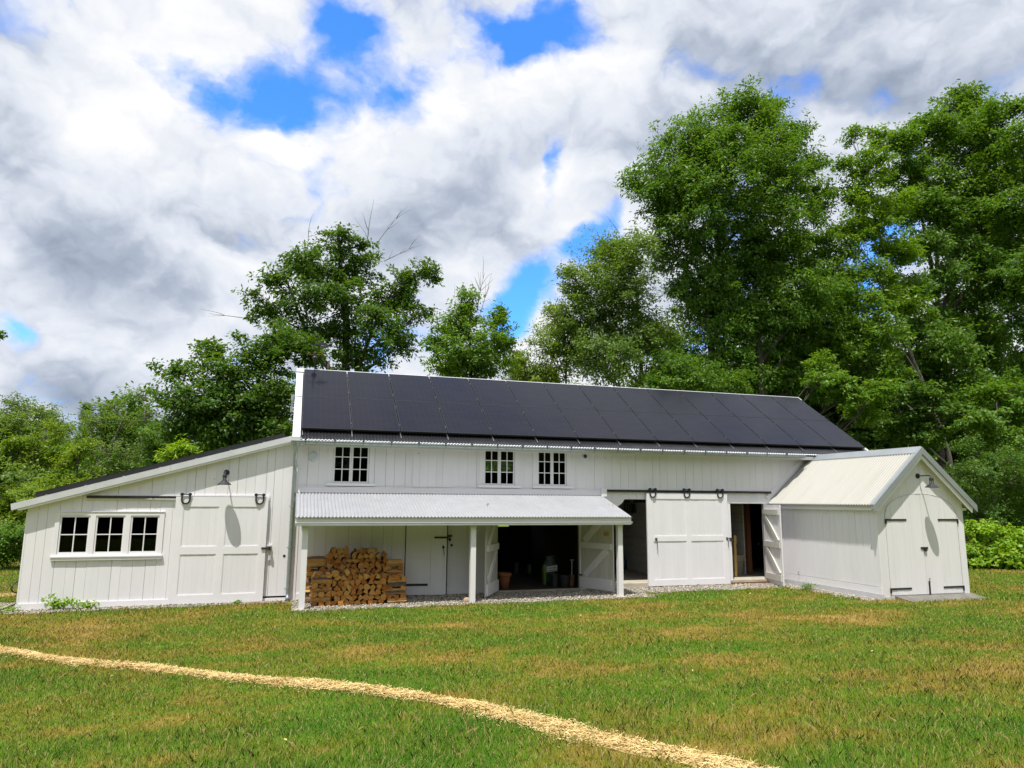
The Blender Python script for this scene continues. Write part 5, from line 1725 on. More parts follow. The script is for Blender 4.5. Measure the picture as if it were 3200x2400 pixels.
nursery_pot(6.10, 0.36, 0.045, 0.10, 0.30, 'tall narrow black plastic pot before the sack of potting soil')
nursery_pot(6.36, 0.34, 0.045, 0.145, 0.26, 'wide black plastic pot by the right doorpost of the middle bay')
t = thing('hand_spade', 'spade with a pale shaft leaning by the right doorpost', 'spade', (6.53, 0.32, 0.045))
m = MB(); m.tube([(0.0, 0, 0.25), (0.03, 0.05, 0.62)], 0.013, 8); m.bar((-0.02, 0.055, 0.62), (0.085, 0.055, 0.62), 0.025, 0.03); m.build('shaft', MAT['zinc'], t)
m = MB(); m.prism([(-0.07, -0.02, 0.28), (0.06, -0.02, 0.28), (0.05, -0.02, 0.06), (-0.005, -0.02, 0.0), (-0.06, -0.02, 0.06)], (0, 0.008, 0)); m.build('blade', MAT['redwood'], t)
for (x_, y_, h_, lb) in ((6.48, 3.35, 0.26, 'shiny tin can on the floor deep in the middle bay'), (6.15, 3.55, 0.30, 'slim metal canister standing beside the tin can in the dark middle bay')):
    t = thing('canister', lb, 'can', (x_, y_, 0.045))
    m = MB(); m.lathe([(0.0, 0.0), (0.07, 0.0), (0.07, h_), (0.065, h_ + 0.008), (0, h_ + 0.008)], (0, 0, 0), 18); m.build('can', MAT['zinc'], t, smooth=False)
t = thing('water_bottle', 'blue bottle standing against the boarded wall of the open bay', 'bottle', (9.33, 3.2, 0.125))
m = MB(); m.lathe([(0.0, 0.0), (0.065, 0.0), (0.068, 0.02), (0.068, 0.24), (0.05, 0.30), (0.028, 0.34), (0.028, 0.37)], (0, 0, 0), 18); m.build('bottle', MAT['bluepl'], t, smooth=True)
m = MB(); m.lathe([(0.033, 0.36), (0.033, 0.40), (0.0, 0.405)], (0, 0, 0), 14); m.build('cap', MAT['bluepl'], t)
t = thing('hanging_lantern', 'dark hanging lantern under the ceiling of the open bay', 'lantern', (8.70, 1.5, 1.76))
m = MB()
m.box(-0.13, 0.13, -0.11, 0.11, 0.0, 0.02); m.box(-0.12, 0.12, -0.10, 0.10, 0.27, 0.29)
for sx in (-1, 1):
    for sy in (-1, 1):
        m.box(sx * 0.12 - 0.01, sx * 0.12 + 0.01, sy * 0.10 - 0.01, sy * 0.10 + 0.01, 0.02, 0.27)
m.prism([(-0.14, -0.12, 0.29), (0.14, -0.12, 0.29), (0.07, -0.06, 0.36), (-0.07, -0.06, 0.36)], (0, 0.24, 0)); m.tube([(0, 0, 0.36), (0, 0, 0.44)], 0.01, 6)
m.build('frame', MAT['iron'], t)
m = MB(); m.box(-0.11, 0.11, -0.09, 0.09, 0.03, 0.26); m.build('panes', MAT['glass'], t)
t = thing('planter', 'beige square planter with raised lattice inside the side opening', 'planter', (11.62, 1.18, 0.125))
m = MB()
m.add([(-0.15, -0.15, 0), (0.15, -0.15, 0), (0.15, 0.15, 0), (-0.15, 0.15, 0), (-0.20, -0.20, 0.46), (0.20, -0.20, 0.46), (0.20, 0.20, 0.46), (-0.20, 0.20, 0.46)], [(0, 3, 2, 1), (4, 5, 6, 7), (0, 1, 5, 4), (1, 2, 6, 5), (2, 3, 7, 6), (3, 0, 4, 7)])
for k in range(-2, 3):
    m.bar((k * 0.07 - 0.05, -0.168, 0.10), (k * 0.07 + 0.05, -0.20, 0.38), 0.008, 0.012, up=(0, -1, 0.1)); m.bar((k * 0.07 + 0.05, -0.168, 0.10), (k * 0.07 - 0.05, -0.20, 0.38), 0.008, 0.012, up=(0, -1, 0.1))
m.build('body', MAT['beige'], t)
m = MB(); m.box(-0.235, 0.235, -0.235, 0.235, 0.4605, 0.53); m.box(-0.21, 0.21, -0.21, 0.21, 0.43, 0.46); m.box(-0.17, 0.17, -0.17, 0.17, -0.0, 0.03); m.build('rim', MAT['beige'], t)
t = tag(MB().build('dry_stalks', MAT['straw']), 'thin dry stalks standing in the beige planter', 'dry plant')
bpy.data.objects.remove(t)
m = MB(); r_ = random.Random(5)
for k in range(10):
    x_, y_ = 11.62 + r_.uniform(-.12, .12), 1.18 + r_.uniform(-.12, .12)
    m.tube([(x_, y_, 0.6), (x_ + r_.uniform(-.05, .05), y_, 0.78), (x_ + r_.uniform(-.16, .16), y_ + r_.uniform(-.1, .1), 0.98)], [0.004, 0.003, 0.0015], 5)
tag(m.build('dry_plant', MAT['straw']), 'thin dry stalks standing in the beige planter', 'plant')
m = MB()
m.prism([(11.28, 0.62, 0.125), (11.35, 0.62, 0.125), (11.35, 0.60, 0.9), (11.33, 0.6, 0.95), (11.36, 0.6, 1.0), (11.36, 0.6, 1.20), (11.28, 0.6, 1.20)], (0, 0.03, 0))
tag(m.build('pine_board', MAT['yelwood']), 'yellow pine board standing upright by the jamb of the side opening', 'board')
# car nose in the dark of the right bay
t = thing('parked_car', 'dark blue car parked in the gloom behind the side opening', 'car', (14.05, 3.3, 0.115))
m = MB()
sec = []
for (y_, hw, zt_, zb_) in [(-0.95, 0.62, 0.72, 0.35), (-0.8, 0.74, 0.86, 0.28), (-0.2, 0.80, 0.98, 0.26), (0.3, 0.82, 1.05, 0.26), (0.85, 0.70, 1.42, 0.26), (1.6, 0.68, 1.46, 0.26)]:
    sec.append([(-hw, y_, zb_), (hw, y_, zb_), (hw, y_, zt_ * 0.78), (hw * 0.86, y_, zt_), (-hw * 0.86, y_, zt_), (-hw, y_, zt_ * 0.78)])
for s_ in sec: m.v.extend(s_)
for k in range(len(sec) - 1):
    for i_ in range(6):
        j_ = (i_ + 1) % 6
        m.f.append((k * 6 + i_, k * 6 + j_, (k + 1) * 6 + j_, (k + 1) * 6 + i_)); m.m.append(0)
m.f.append(tuple(range(6))); m.m.append(0); m.f.append(tuple(range(35, 29, -1))); m.m.append(0)
m.build('body', MAT['carpaint'], t)
for sx in (-1, 1):
    m = MB(); m.prism([(sx * 0.36, -0.93, 0.70), (sx * 0.68, -0.84, 0.74), (sx * 0.66, -0.84, 0.64), (sx * 0.38, -0.95, 0.62)], (0, 0.08, 0.01)); m.build('headlight', MAT['lens'], t)
    for y_ in (-0.45, 1.2):
        m = MB(); m.lathe([(0.0, -0.09), (0.30, -0.09), (0.31, 0.0), (0.30, 0.09), (0.0, 0.09)], (sx * 0.72, y_, 0.31), 24, 'x'); m.build('wheel', MAT['hose'], t)

# hose, stone, weeds by the walls
m = MB()
m.tube([(-4.93, 0.30, 0.50), (-4.97, 0.17, 0.48), (-5.0, 0.05, 0.43), (-5.01, 0.0, 0.37), (-4.99, 0.06, 0.30), (-4.95, 0.16, 0.27), (-4.92, 0.3, 0.24)], 0.014, 8)
tag(m.build('garden_hose', MAT['hose'], smooth=True), 'black hose looped up against the outer corner of the low wing', 'hose')
m = MB()
m.tube([(-4.93, 0.25, 0.07), (-5.02, -0.05, 0.03), (-5.05, -0.16, 0.02), (-5.1, -0.22, 0.01), (-5.2, -0.12, 0.012), (-5.35, 0.0, 0.01), (-5.6, 0.05, 0.01), (-6.2, -0.1, 0.01)], 0.014, 8)
tag(m.build('garden_hose', MAT['hose'], smooth=True), 'black hose snaking over the gravel beside the outer corner of the low wing', 'hose')
m = MB()
m.lathe([(0.0, -0.02), (0.06, -0.015), (0.078, 0.02), (0.074, 0.06), (0.05, 0.095), (0.0, 0.105)], (0, 0, 0), 14)
o = m.build('round_stone', MAT['stone'], smooth=True); o.location = (3.555, -1.30, float(gh(3.55, -1.3)) + 0.01); o.scale = (1.0, 0.8, 0.95)
tag(o, 'small tan stone lying against the foot of the middle porch post', 'stone')

# ------------------------------------------------------------------ trees, bushes, weeds
BLOBS={
'T1':[(23.02,15.6,23.97,1.27,1.4,1.27),(24.6,15.25,22.59,1.63,1.74,1.54),(20.74,15.72,22.0,1.78,1.81,1.51),(18.88,16.22,20.43,1.76,1.79,1.5),(22.06,14.8,20.06,3.3,3.06,2.26),(25.43,15.13,20.35,1.62,1.98,1.98),(27.88,15.5,21.48,0.84,0.97,0.93),(17.92,15.84,18.09,1.63,1.6,1.29),(20.65,14.98,17.02,3.41,3.0,2.05),(24.59,15.13,17.02,2.65,2.72,2.29),(19.19,16.2,15.49,2.07,1.9,1.38),(27.06,15.93,15.91,1.91,2.16,2.0),(23.98,17.07,14.81,2.73,2.51,1.82),(25.12,14.58,12.91,2.58,2.46,1.89),(20.58,16.34,13.52,2.09,2.01,1.56),(26.82,15.24,11.61,1.76,1.84,1.58),(23.23,15.41,11.36,1.72,1.61,1.2),(25.85,17.08,10.11,2.54,2.19,1.45),(21.78,16.06,9.29,2.22,1.98,1.37),(28.28,15.76,19.48,1.11,1.23,1.11),(16.68,16.16,19.15,0.77,0.8,0.69),(18.97,14.99,18.23,1.86,1.86,1.52),(20.11,15.65,8.18,1.83,1.46,0.83),(23.86,16.21,8.74,1.91,1.58,0.96),(26.5,15.62,8.8,1.57,1.49,1.14),(27.69,14.64,13.16,1.23,1.25,1.05),(28.97,16.55,10.96,1.29,1.31,1.1),(25.3,15.95,11.84,1.59,1.46,1.06),(22.24,15.63,12.4,1.55,1.42,1.03),(20.99,16.78,12.23,1.75,1.54,1.05),(28.37,16.33,14.27,1.29,1.32,1.11),(25.55,16.01,8.63,1.4,1.25,0.88),(21.3,15.81,10.95,1.53,1.41,1.02),(19.14,16.42,10.23,1.19,1.21,1.02),(26.84,15.57,23.14,0.74,0.82,0.74),(26.1,16.44,25.31,0.86,0.84,0.67)],
'T2':[(13.35,12.59,13.26,1.33,1.22,0.89),(13.46,10.85,12.83,1.12,1.16,0.98),(11.99,11.38,11.38,1.4,1.38,1.12),(13.75,11.51,11.44,1.43,1.57,1.43),(11.82,12.08,9.96,1.41,1.48,1.27),(13.89,11.88,9.49,1.57,1.65,1.43),(11.54,12.17,8.66,1.12,1.16,0.98),(12.41,10.75,7.88,1.62,1.48,1.08),(15.39,12.01,9.34,1.02,1.2,1.16),(15.73,11.82,7.7,1.29,1.11,0.72),(10.94,11.73,11.96,0.39,0.39,0.31)],
'T3':[(10.75,13.06,10.48,0.55,0.64,0.61),(10.09,12.69,9.09,0.78,0.85,0.78),(11.4,13.56,8.63,1.17,1.13,0.88),(9.81,13.19,8.02,0.85,0.86,0.71),(10.66,13.02,7.61,1.14,0.94,0.57),(11.38,13.28,9.77,0.66,0.84,0.88),(9.62,13.5,7.48,0.86,0.75,0.5),(10.11,12.75,7.24,0.84,0.73,0.49)],
'T5':[(6.35,10.76,9.91,0.58,0.6,0.51),(6.07,10.94,9.07,0.96,0.95,0.77),(7.7,11.28,9.42,0.5,0.68,0.73),(5.25,11.3,8.43,0.62,0.69,0.64),(6.37,10.46,8.07,1.26,1.21,0.95),(7.82,11.17,8.26,0.66,0.79,0.79),(5.41,10.69,7.54,0.88,0.79,0.56),(7.14,10.88,7.43,1.16,0.95,0.58),(6.15,11.09,7.14,1.02,0.84,0.51)],
'T6':[(1.3,16.76,14.11,0.93,0.91,0.72),(-0.08,15.93,12.59,1.01,0.94,0.69),(0.82,17.64,12.77,1.53,1.39,0.99),(2.3,17.76,13.29,1.32,1.28,1.01),(-0.99,16.2,11.68,0.79,0.77,0.6),(4.75,17.34,12.84,0.94,0.88,0.66),(5.7,16.94,13.14,0.56,0.65,0.63),(0.01,15.71,10.89,1.35,1.25,0.92),(2.0,16.61,11.33,1.56,1.47,1.12),(4.17,17.4,11.75,1.24,1.2,0.93),(-1.49,16.95,10.5,0.87,0.81,0.61),(-0.6,16.28,9.52,1.29,1.18,0.86),(1.53,17.18,9.74,1.35,1.28,0.97),(3.4,15.49,9.8,1.38,1.35,1.09),(4.53,17.22,9.35,0.84,0.89,0.77),(2.56,16.7,8.5,1.48,1.22,0.74),(-2.22,16.98,11.27,0.49,0.41,0.26),(2.67,17.22,14.28,0.39,0.37,0.28),(5.22,17.0,10.94,0.59,0.71,0.7)],
'T7':[(-2.9,7.83,6.55,0.56,0.56,0.46),(-3.54,7.14,5.88,0.49,0.51,0.44),(-2.06,7.14,6.07,0.69,0.74,0.65),(-1.07,7.6,6.53,0.87,0.91,0.77),(-3.01,6.61,5.05,0.81,0.84,0.71),(-1.99,7.15,4.97,0.94,0.98,0.84),(-0.8,7.4,5.26,0.86,0.95,0.86),(-3.39,7.25,4.24,0.68,0.69,0.58),(-2.28,7.07,4.06,1.02,0.96,0.73),(-0.91,7.06,4.21,0.79,0.9,0.84),(-0.41,7.45,6.96,0.78,0.71,0.52),(0.45,7.37,6.69,0.57,0.57,0.47),(-3.88,7.67,5.15,0.32,0.33,0.28)],
'R1':[(42.21,17.63,29.04,1.36,1.35,1.1),(42.52,15.87,27.06,1.68,1.62,1.26),(38.34,16.93,26.23,1.57,1.49,1.15),(40.84,17.06,25.59,2.44,2.22,1.59),(35.27,16.63,24.67,1.11,1.11,0.91),(37.01,17.23,23.06,2.06,1.93,1.44),(40.88,17.19,22.49,2.63,2.49,1.89),(43.76,16.38,24.35,1.7,1.98,1.91),(43.47,18.43,20.41,2.83,2.52,1.74),(38.58,17.01,20.56,1.23,1.24,1.03),(40.92,15.67,16.12,2.19,2.03,1.5),(40.54,17.53,14.3,2.06,1.87,1.34),(36.66,16.75,15.19,0.79,0.87,0.79),(36.5,15.46,11.08,1.99,1.77,1.23),(43.11,18.16,11.66,2.1,2.02,1.57),(35.67,17.03,12.54,1.37,1.29,0.98),(37.88,16.04,8.94,2.11,1.79,1.15),(36.56,16.17,17.67,1.38,1.25,0.89),(36.54,16.81,20.43,1.82,1.66,1.21),(35.4,16.52,15.0,1.17,1.07,0.78),(37.77,16.3,15.99,1.19,1.2,0.99),(36.39,17.24,10.23,1.76,1.62,1.18),(39.92,16.44,17.52,1.62,1.56,1.21),(43.18,16.22,17.8,1.44,1.59,1.44),(41.35,17.28,12.62,1.84,1.69,1.23),(38.91,16.22,19.86,1.41,1.44,1.21),(43.09,17.32,21.28,1.49,1.52,1.28),(37.4,16.75,12.81,1.38,1.3,0.99)],
'R2':[(30.28,15.1,23.27,0.41,0.56,0.6),(31.98,14.9,23.55,0.46,0.67,0.76),(29.15,14.66,21.37,0.59,0.55,0.4),(30.65,14.36,21.16,1.2,1.27,1.1),(30.2,14.65,19.28,1.19,1.21,1.01),(33.87,15.73,19.83,1.35,1.28,0.97),(29.2,14.73,17.25,0.9,0.99,0.9),(29.25,14.25,12.84,1.32,1.26,0.97),(32.24,15.08,14.85,0.74,0.71,0.55),(28.79,14.77,14.59,1.07,1.18,1.07),(30.08,13.92,11.2,1.57,1.39,0.96),(28.55,14.68,10.18,1.4,1.34,1.05),(32.19,14.82,16.88,1.11,1.02,0.74),(30.43,14.61,14.9,0.99,0.99,0.81),(31.3,14.73,18.1,1.11,1.01,0.74),(32.95,14.81,13.13,1.28,1.11,0.73),(29.63,14.78,11.55,1.24,1.17,0.89),(30.37,14.19,9.32,1.39,1.25,0.87),(33.36,15.09,16.53,1.12,1.08,0.84),(28.95,14.8,16.12,0.9,0.99,0.9),(31.81,14.75,13.76,1.09,1.0,0.73),(28.01,14.65,11.75,1.05,1.06,0.87),(30.47,14.88,17.47,0.92,0.91,0.73)],
'R3':[(43.39,13.68,26.89,1.01,1.11,1.01),(40.92,12.95,23.92,1.16,1.28,1.16),(43.15,13.86,21.99,1.79,1.97,1.79),(42.34,14.37,19.15,1.58,1.63,1.39),(40.28,12.29,15.38,1.65,1.82,1.65),(40.28,13.7,12.9,1.41,1.55,1.41),(41.41,13.66,10.67,1.69,1.75,1.5),(39.4,13.85,8.88,1.47,1.42,1.11),(40.27,13.91,19.73,1.16,1.28,1.16),(40.57,14.49,14.91,1.16,1.27,1.16)],
'U1':[(21.75,8.58,7.24,1.03,0.87,0.55),(22.73,8.41,6.71,0.83,0.76,0.55),(24.04,9.15,6.01,0.85,0.78,0.57),(22.09,9.29,8.09,0.64,0.62,0.5),(24.31,8.44,6.93,0.98,0.81,0.49)],
'U2':[(28.31,10.53,7.29,1.39,1.15,0.7),(29.39,9.63,6.6,1.36,1.17,0.76),(27.7,11.04,5.77,1.24,1.06,0.7),(28.99,10.48,5.14,1.38,1.14,0.69)],
'U3':[(31.01,8.46,7.13,1.27,1.07,0.67),(31.55,7.9,6.19,1.03,0.97,0.73),(28.85,7.62,5.76,0.99,0.86,0.57),(30.52,7.69,4.97,1.15,0.95,0.57)],
'U4':[(15.12,9.94,7.63,1.21,1.0,0.61),(15.81,9.1,6.98,1.19,0.94,0.53),(14.2,9.93,6.89,1.2,0.92,0.47),(17.66,9.35,7.13,0.81,0.74,0.54)],
'B1':[(24.03,3.11,3.48,0.86,0.79,0.57),(22.58,2.94,3.0,0.72,0.73,0.61),(25.27,3.85,2.36,1.01,1.04,0.89),(22.96,3.27,1.79,0.84,0.86,0.73),(22.7,3.18,4.02,0.45,0.44,0.34),(25.32,3.43,3.17,0.7,0.9,0.94),(24.89,3.42,1.34,0.81,0.76,0.58)],
'B2':[(21.1,1.55,1.21,0.46,0.41,0.29),(20.66,1.6,0.42,0.35,0.45,0.46),(21.34,1.39,0.48,0.51,0.55,0.49),(22.16,1.29,0.47,0.51,0.55,0.49),(22.24,1.62,1.0,0.52,0.48,0.36),(23.55,1.84,0.36,0.53,0.58,0.53)],
'L1':[(-16.78,34.75,7.71,1.3,1.06,0.64),(-15.1,33.37,7.12,1.07,0.93,0.62),(-17.16,34.58,6.98,1.09,1.03,0.79),(-15.97,34.86,6.25,1.7,1.43,0.9),(-14.04,33.18,5.58,0.97,0.96,0.78)],
'L2':[(-9.24,24.29,6.74,0.98,0.77,0.43),(-7.74,23.92,7.27,0.79,0.62,0.33),(-9.86,24.2,5.81,1.05,0.95,0.68),(-8.23,24.03,5.85,1.22,1.08,0.73),(-7.14,23.57,6.17,0.57,0.58,0.49),(-9.05,23.74,4.35,1.36,1.23,0.88),(-7.58,23.63,4.22,1.13,1.11,0.89),(-9.21,23.02,3.21,0.93,0.94,0.78),(-8.0,24.12,2.94,1.13,1.07,0.81)],
'L3':[(-13.02,25.77,4.53,0.9,0.85,0.65),(-11.85,25.9,5.4,0.75,0.69,0.5),(-13.32,25.33,3.37,1.2,1.19,0.96),(-12.29,26.52,3.6,1.09,1.1,0.92),(-14.01,25.78,4.5,0.81,0.89,0.81)],
'L4':[(-9.54,20.36,3.83,0.72,0.75,0.65),(-8.98,19.99,4.26,0.58,0.55,0.43),(-10.07,20.47,2.4,1.0,1.02,0.86),(-8.83,20.09,2.41,1.0,1.02,0.86),(-9.07,18.93,1.44,0.96,0.91,0.69)],
'L5':[(-10.05,15.25,1.86,0.84,0.83,0.66),(-9.05,14.35,1.88,0.71,0.71,0.59),(-9.61,14.77,1.05,0.95,0.85,0.59),(-10.81,15.16,1.51,0.83,0.91,0.83)],
'L6':[(-8.09,9.01,0.78,0.48,0.5,0.43),(-7.6,8.74,0.88,0.43,0.47,0.43),(-8.57,9.25,0.68,0.48,0.5,0.43),(-7.9,9.06,0.36,0.48,0.42,0.29)],
'L7':[(-6.02,18.86,3.84,0.71,0.75,0.64),(-6.16,18.48,4.8,0.64,0.62,0.5),(-5.6,19.28,4.3,0.65,0.68,0.58),(-5.72,18.98,3.14,0.86,0.79,0.57)],
'SU':[(-3.1,5.6,3.41,0.29,0.27,0.2),(-3.29,5.35,3.22,0.22,0.21,0.16),(-2.74,5.42,3.32,0.22,0.21,0.16)],
'LT':[(-11.81,14.03,7.88,0.7,0.68,0.53),(-12.59,13.87,8.38,1.04,1.08,0.93),(-12.25,13.54,6.57,1.14,1.13,0.91),(-10.86,14.11,8.02,0.31,0.24,0.13),(-12.55,14.01,5.12,1.03,1.07,0.91)],
}



def leaves(centers, rad, n_per, length, width, flat=0.65, droop=0.25, seed=0, up=0.55, out=0.35, gap=0.0, ctr=None, axes=None):
    """small folded leaves gathered into clumps round the given centres"""
    g = np.random.default_rng(seed)
    m = len(centers)
    cnt = np.maximum(3, (n_per * g.gamma(4, 0.25, m))).astype(int)
    idx = np.repeat(np.arange(m), cnt)
    n = len(idx)
    d = g.normal(0, 1, (n, 3)); d /= np.linalg.norm(d, axis=1)[:, None] + 1e-9
    rr = g.random(n) ** 0.45
    # irregular clumps: each is stretched along its own axis
    ax = g.normal(0, 1, (m, 3)) * np.array([1, 1, 0.35]); ax /= np.linalg.norm(ax, axis=1)[:, None]
    if axes is not None:
        ax = axes
    st = g.uniform(0.1, 1.3, m)
    off = d * rr[:, None] * rad[idx][:, None]
    off[:, 2] *= flat
    off += ax[idx] * ((off * ax[idx]).sum(1) * st[idx])[:, None]
    p = centers[idx] + off
    if ctr is None:
        ctr = centers.mean(0)
    o = p - ctr; o /= np.linalg.norm(o, axis=1)[:, None] + 1e-9
    nm = np.array([0, 0, up])[None] + o * out + g.normal(0, 0.42, (n, 3))
    nm /= np.linalg.norm(nm, axis=1)[:, None]
    t = d * 0.8 + g.normal(0, 0.5, (n, 3)); t[:, 2] -= droop
    t -= nm * (t * nm).sum(1)[:, None]
    t /= np.linalg.norm(t, axis=1)[:, None] + 1e-9
    s = np.cross(nm, t)
    L = length * g.uniform(0.6, 1.3, n)[:, None]; W = width * g.uniform(0.7, 1.25, n)[:, None]
    mid = p + t * L * 0.45
    v = np.stack([p, mid + s * W * 0.5 + nm * W * 0.12, p + t * L - nm * L * 0.10, mid - s * W * 0.5 + nm * W * 0.12], 1).reshape(-1, 3)
    return v


def crown_points(blobs, sp, rad, seed, inner=0.35, stray=0.11):
    g = np.random.default_rng(seed)
    C, Rr, Ax = [], [], []
    for (cx, cy, cz, rx, ry, rz) in blobs:
        n = max(4, int(4 * math.pi * ((rx * ry * rz) ** (2 / 3)) / sp ** 2))
        d = g.normal(0, 1, (n, 3)); d /= np.linalg.norm(d, axis=1)[:, None]
        r = inner + (1.0 - inner) * g.random(n) ** 0.6
        # uneven outline: every bunch bulges and recedes with direction, some sprays stick out
        ph = g.uniform(0, 6.28, 4)
        az = np.arctan2(d[:, 1], d[:, 0]); el = d[:, 2]
        r = r * (1 + 0.20 * np.sin(2 * az + ph[0]) * np.cos(2.5 * el + ph[1]) + 0.16 * np.sin(4 * az + 3 * el + ph[2]))
        k = g.random(n) < stray
        r = np.where(k, r * g.uniform(1.1, 1.45, n), r)
        p = d * r[:, None] * np.array([rx, ry, rz]) * 0.93 + np.array([cx, cy, cz])
        C.append(p); Rr.append(np.minimum(rad * g.uniform(0.5, 1.2, n), 0.55 * min(rx, rz) + 0.1) * np.where(k, 0.6, 1.0))
        ax = d + g.normal(0, 0.35, (n, 3)) + np.array([0, 0, 0.25])
        Ax.append(ax / np.linalg.norm(ax, axis=1)[:, None])
    return np.concatenate(C), np.concatenate(Rr), np.concatenate(Ax)


def curve_pts(a, b, r, n=6, sag=0.12):
    a, b = Vector(a), Vector(b)
    L = (b - a).length
    c1 = a.lerp(b, 0.33) + Vector((r.uniform(-1, 1), r.uniform(-1, 1), r.uniform(-.3, 1.0))) * L * sag
    c2 = a.lerp(b, 0.66) + Vector((r.uniform(-1, 1), r.uniform(-1, 1), r.uniform(-.3, 1.0))) * L * sag
    out = []
    for i in range(n + 1):
        t = i / n; u = 1 - t
        out.append(a * u ** 3 + c1 * 3 * u * u * t + c2 * 3 * u * t * t + b * t ** 3)
    return out


def tree(name, label, cat, blobs, trunks, leafmat, sp=0.62, rad=0.5, n_leaf=46, length=0.24, width=0.10, seed=1, barkmat='bark', group=None,
         limbs=True, twigs=None, flat=0.65, inner=0.35, up=0.55, out=0.35, root=None, droop=0.25, twig_n=7):
    """trunks: list of (path, r0, r1); limbs run from a trunk to every bunch of foliage"""
    r = random.Random(seed)
    n_leaf = int(n_leaf * 1.3); length *= 0.84; width *= 0.84
    if root is None:
        root = trunks[0][0][0]
    t = thing(name, label, cat, root, group)
    R0 = np.array(root)
    pts, rr, axs = crown_points(blobs, sp, rad, seed, inner)
    ctr = np.average(np.array([b[:3] for b in blobs]), axis=0, weights=[b[3] * b[5] for b in blobs]) - np.array([0, 0, 0.8])
    keep = pts[:, 2] > gh(pts[:, 0], pts[:, 1]) + 0.12
    pts, rr, axs = pts[keep], rr[keep], axs[keep]
    v = leaves(pts, rr, n_leaf, length, width, seed=seed + 5, flat=flat, ctr=ctr, up=up, out=out, droop=droop, axes=axs) - R0
    np_mesh('crown', v, np.arange(len(v)).reshape(-1, 4), LEAF[leafmat], t)
    m = MB()
    nodes = []
    for path, r0, r1 in trunks:
        P = [Vector(p) for p in path]
        fine = []
        for a, b in zip(P[:-1], P[1:]):
            for k in range(5):
                fine.append(a.lerp(b, k / 5) + Vector((r.uniform(-1, 1), r.uniform(-1, 1), 0)) * r0 * 0.16)
        fine.append(P[-1])
        rad_ = [r0 + (r1 - r0) * (i / (len(fine) - 1)) ** 0.8 for i in range(len(fine))]
        rad_[0] *= 1.35
        m.tube([p - Vector(root) for p in fine], rad_, 9)
        nodes += list(zip(fine, rad_))
    if limbs:
        for (cx, cy, cz, rx, ry, rz) in blobs:
            c = Vector((cx, cy, cz))
            best, bs = None, 1e9
            for p, q in nodes:
                if p.z > cz + 0.3:
                    continue
                dz = (c.z - p.z); dh = (c.xy - p.xy).length
                s_ = abs(dz - 0.9 * dh) + 0.5 * dh + r.uniform(0, 0.6)
                if s_ < bs:
                    best, bs = (p, q), s_
            if best is None:
                best = min(nodes, key=lambda e: (e[0] - c).length)
            p, q = best
            cp = curve_pts(p, c, r)
            ra = min(q * 0.62, 0.035 + 0.035 * (c - p).length ** 0.7)
            m.tube([x - Vector(root) for x in cp], [ra + (0.018 - ra) * i / (len(cp) - 1) for i in range(len(cp))], 6)
            for k in range(twig_n):
                d = Vector((r.gauss(0, 1), r.gauss(0, 1), r.gauss(0.25, 0.8))).normalized()
                e = c + Vector((d.x * rx, d.y * ry, d.z * rz)) * r.uniform(0.7, 0.98)
                s0 = cp[r.choice((3, 4, 5, 6))]
                cq = curve_pts(s0, e, r, 4, 0.1)
                m.tube([x - Vector(root) for x in cq], [0.022, 0.018, 0.013, 0.009, 0.005], 4)
    m.build('trunk', MAT[barkmat], t, smooth=True)
    if twigs:
        for (a, b, nb, r0) in twigs:
            m = MB()
            cp = curve_pts(a, b, r, 6, 0.06)
            m.tube([x - Vector(root) for x in cp], [r0 * (1 - 0.8 * i / 6) for i in range(7)], 5)
            L = (Vector(b) - Vector(a)).length
            for k in range(nb):
                s0 = cp[r.randrange(1, 6)]
                dirn = (Vector(b) - Vector(a)).normalized() + Vector((r.gauss(0, .55), r.gauss(0, .4), r.gauss(0.1, .45)))
                e = s0 + dirn.normalized() * L * r.uniform(0.25, 0.55)
                cq = curve_pts(s0, e, r, 4, 0.1)
                m.tube([x - Vector(root) for x in cq], [r0 * 0.5, r0 * 0.4, r0 * 0.32, r0 * 0.25, r0 * 0.15], 4)
            m.build('bare_twig', MAT['palebark'], t)
    return t


G = lambda x, y: float(gh(x, y))
B = BLOBS
tree('broadleaf_tree', 'huge dense green tree, the tallest behind the middle of the roof', 'tree', B['T1'],
     [([(21.1, 16, G(21, 16)), (21.05, 16, 7.6), (20.8, 16.2, 12), (21.6, 16, 15.5), (21.9, 16, 18.0)], 0.30, 0.06),
      ([(23.25, 15.2, G(23, 15)), (23.2, 15.2, 7.5), (23.5, 15.5, 12), (23.6, 15.8, 16.2)], 0.27, 0.07)],
     'a', sp=0.60, rad=0.50, n_leaf=42, length=0.27, width=0.105, seed=11, group='trees behind the barn',
     twigs=[((19.6, 16, 19.6), (19.7, 16, 21.4), 9, 0.03), ((15.6, 16, 15.9), (15.0, 16, 16.6), 3, 0.02)], droop=0.45)
tree('broadleaf_tree', 'olive green rounded tree leaning against the left side of the tallest tree', 'tree', B['T2'],
     [([(15.2, 12.5, G(15, 12)), (15.0, 12.5, 6.0), (14.8, 12.4, 9.0), (14.6, 12.3, 11.6)], 0.17, 0.04)],
     'e', sp=0.46, rad=0.42, n_leaf=46, length=0.18, width=0.075, seed=12, barkmat='palebark', group='trees behind the barn')
tree('broadleaf_tree', 'small yellow-green airy tree just above the ridge beside the pine', 'tree', B['T3'],
     [([(11.5, 13.2, G(11, 13)), (11.4, 13.2, 5.0), (11.5, 13.1, 9.0)], 0.11, 0.03)],
     'g', sp=0.50, rad=0.36, n_leaf=34, length=0.16, width=0.075, seed=13, barkmat='palebark', group='trees behind the barn')
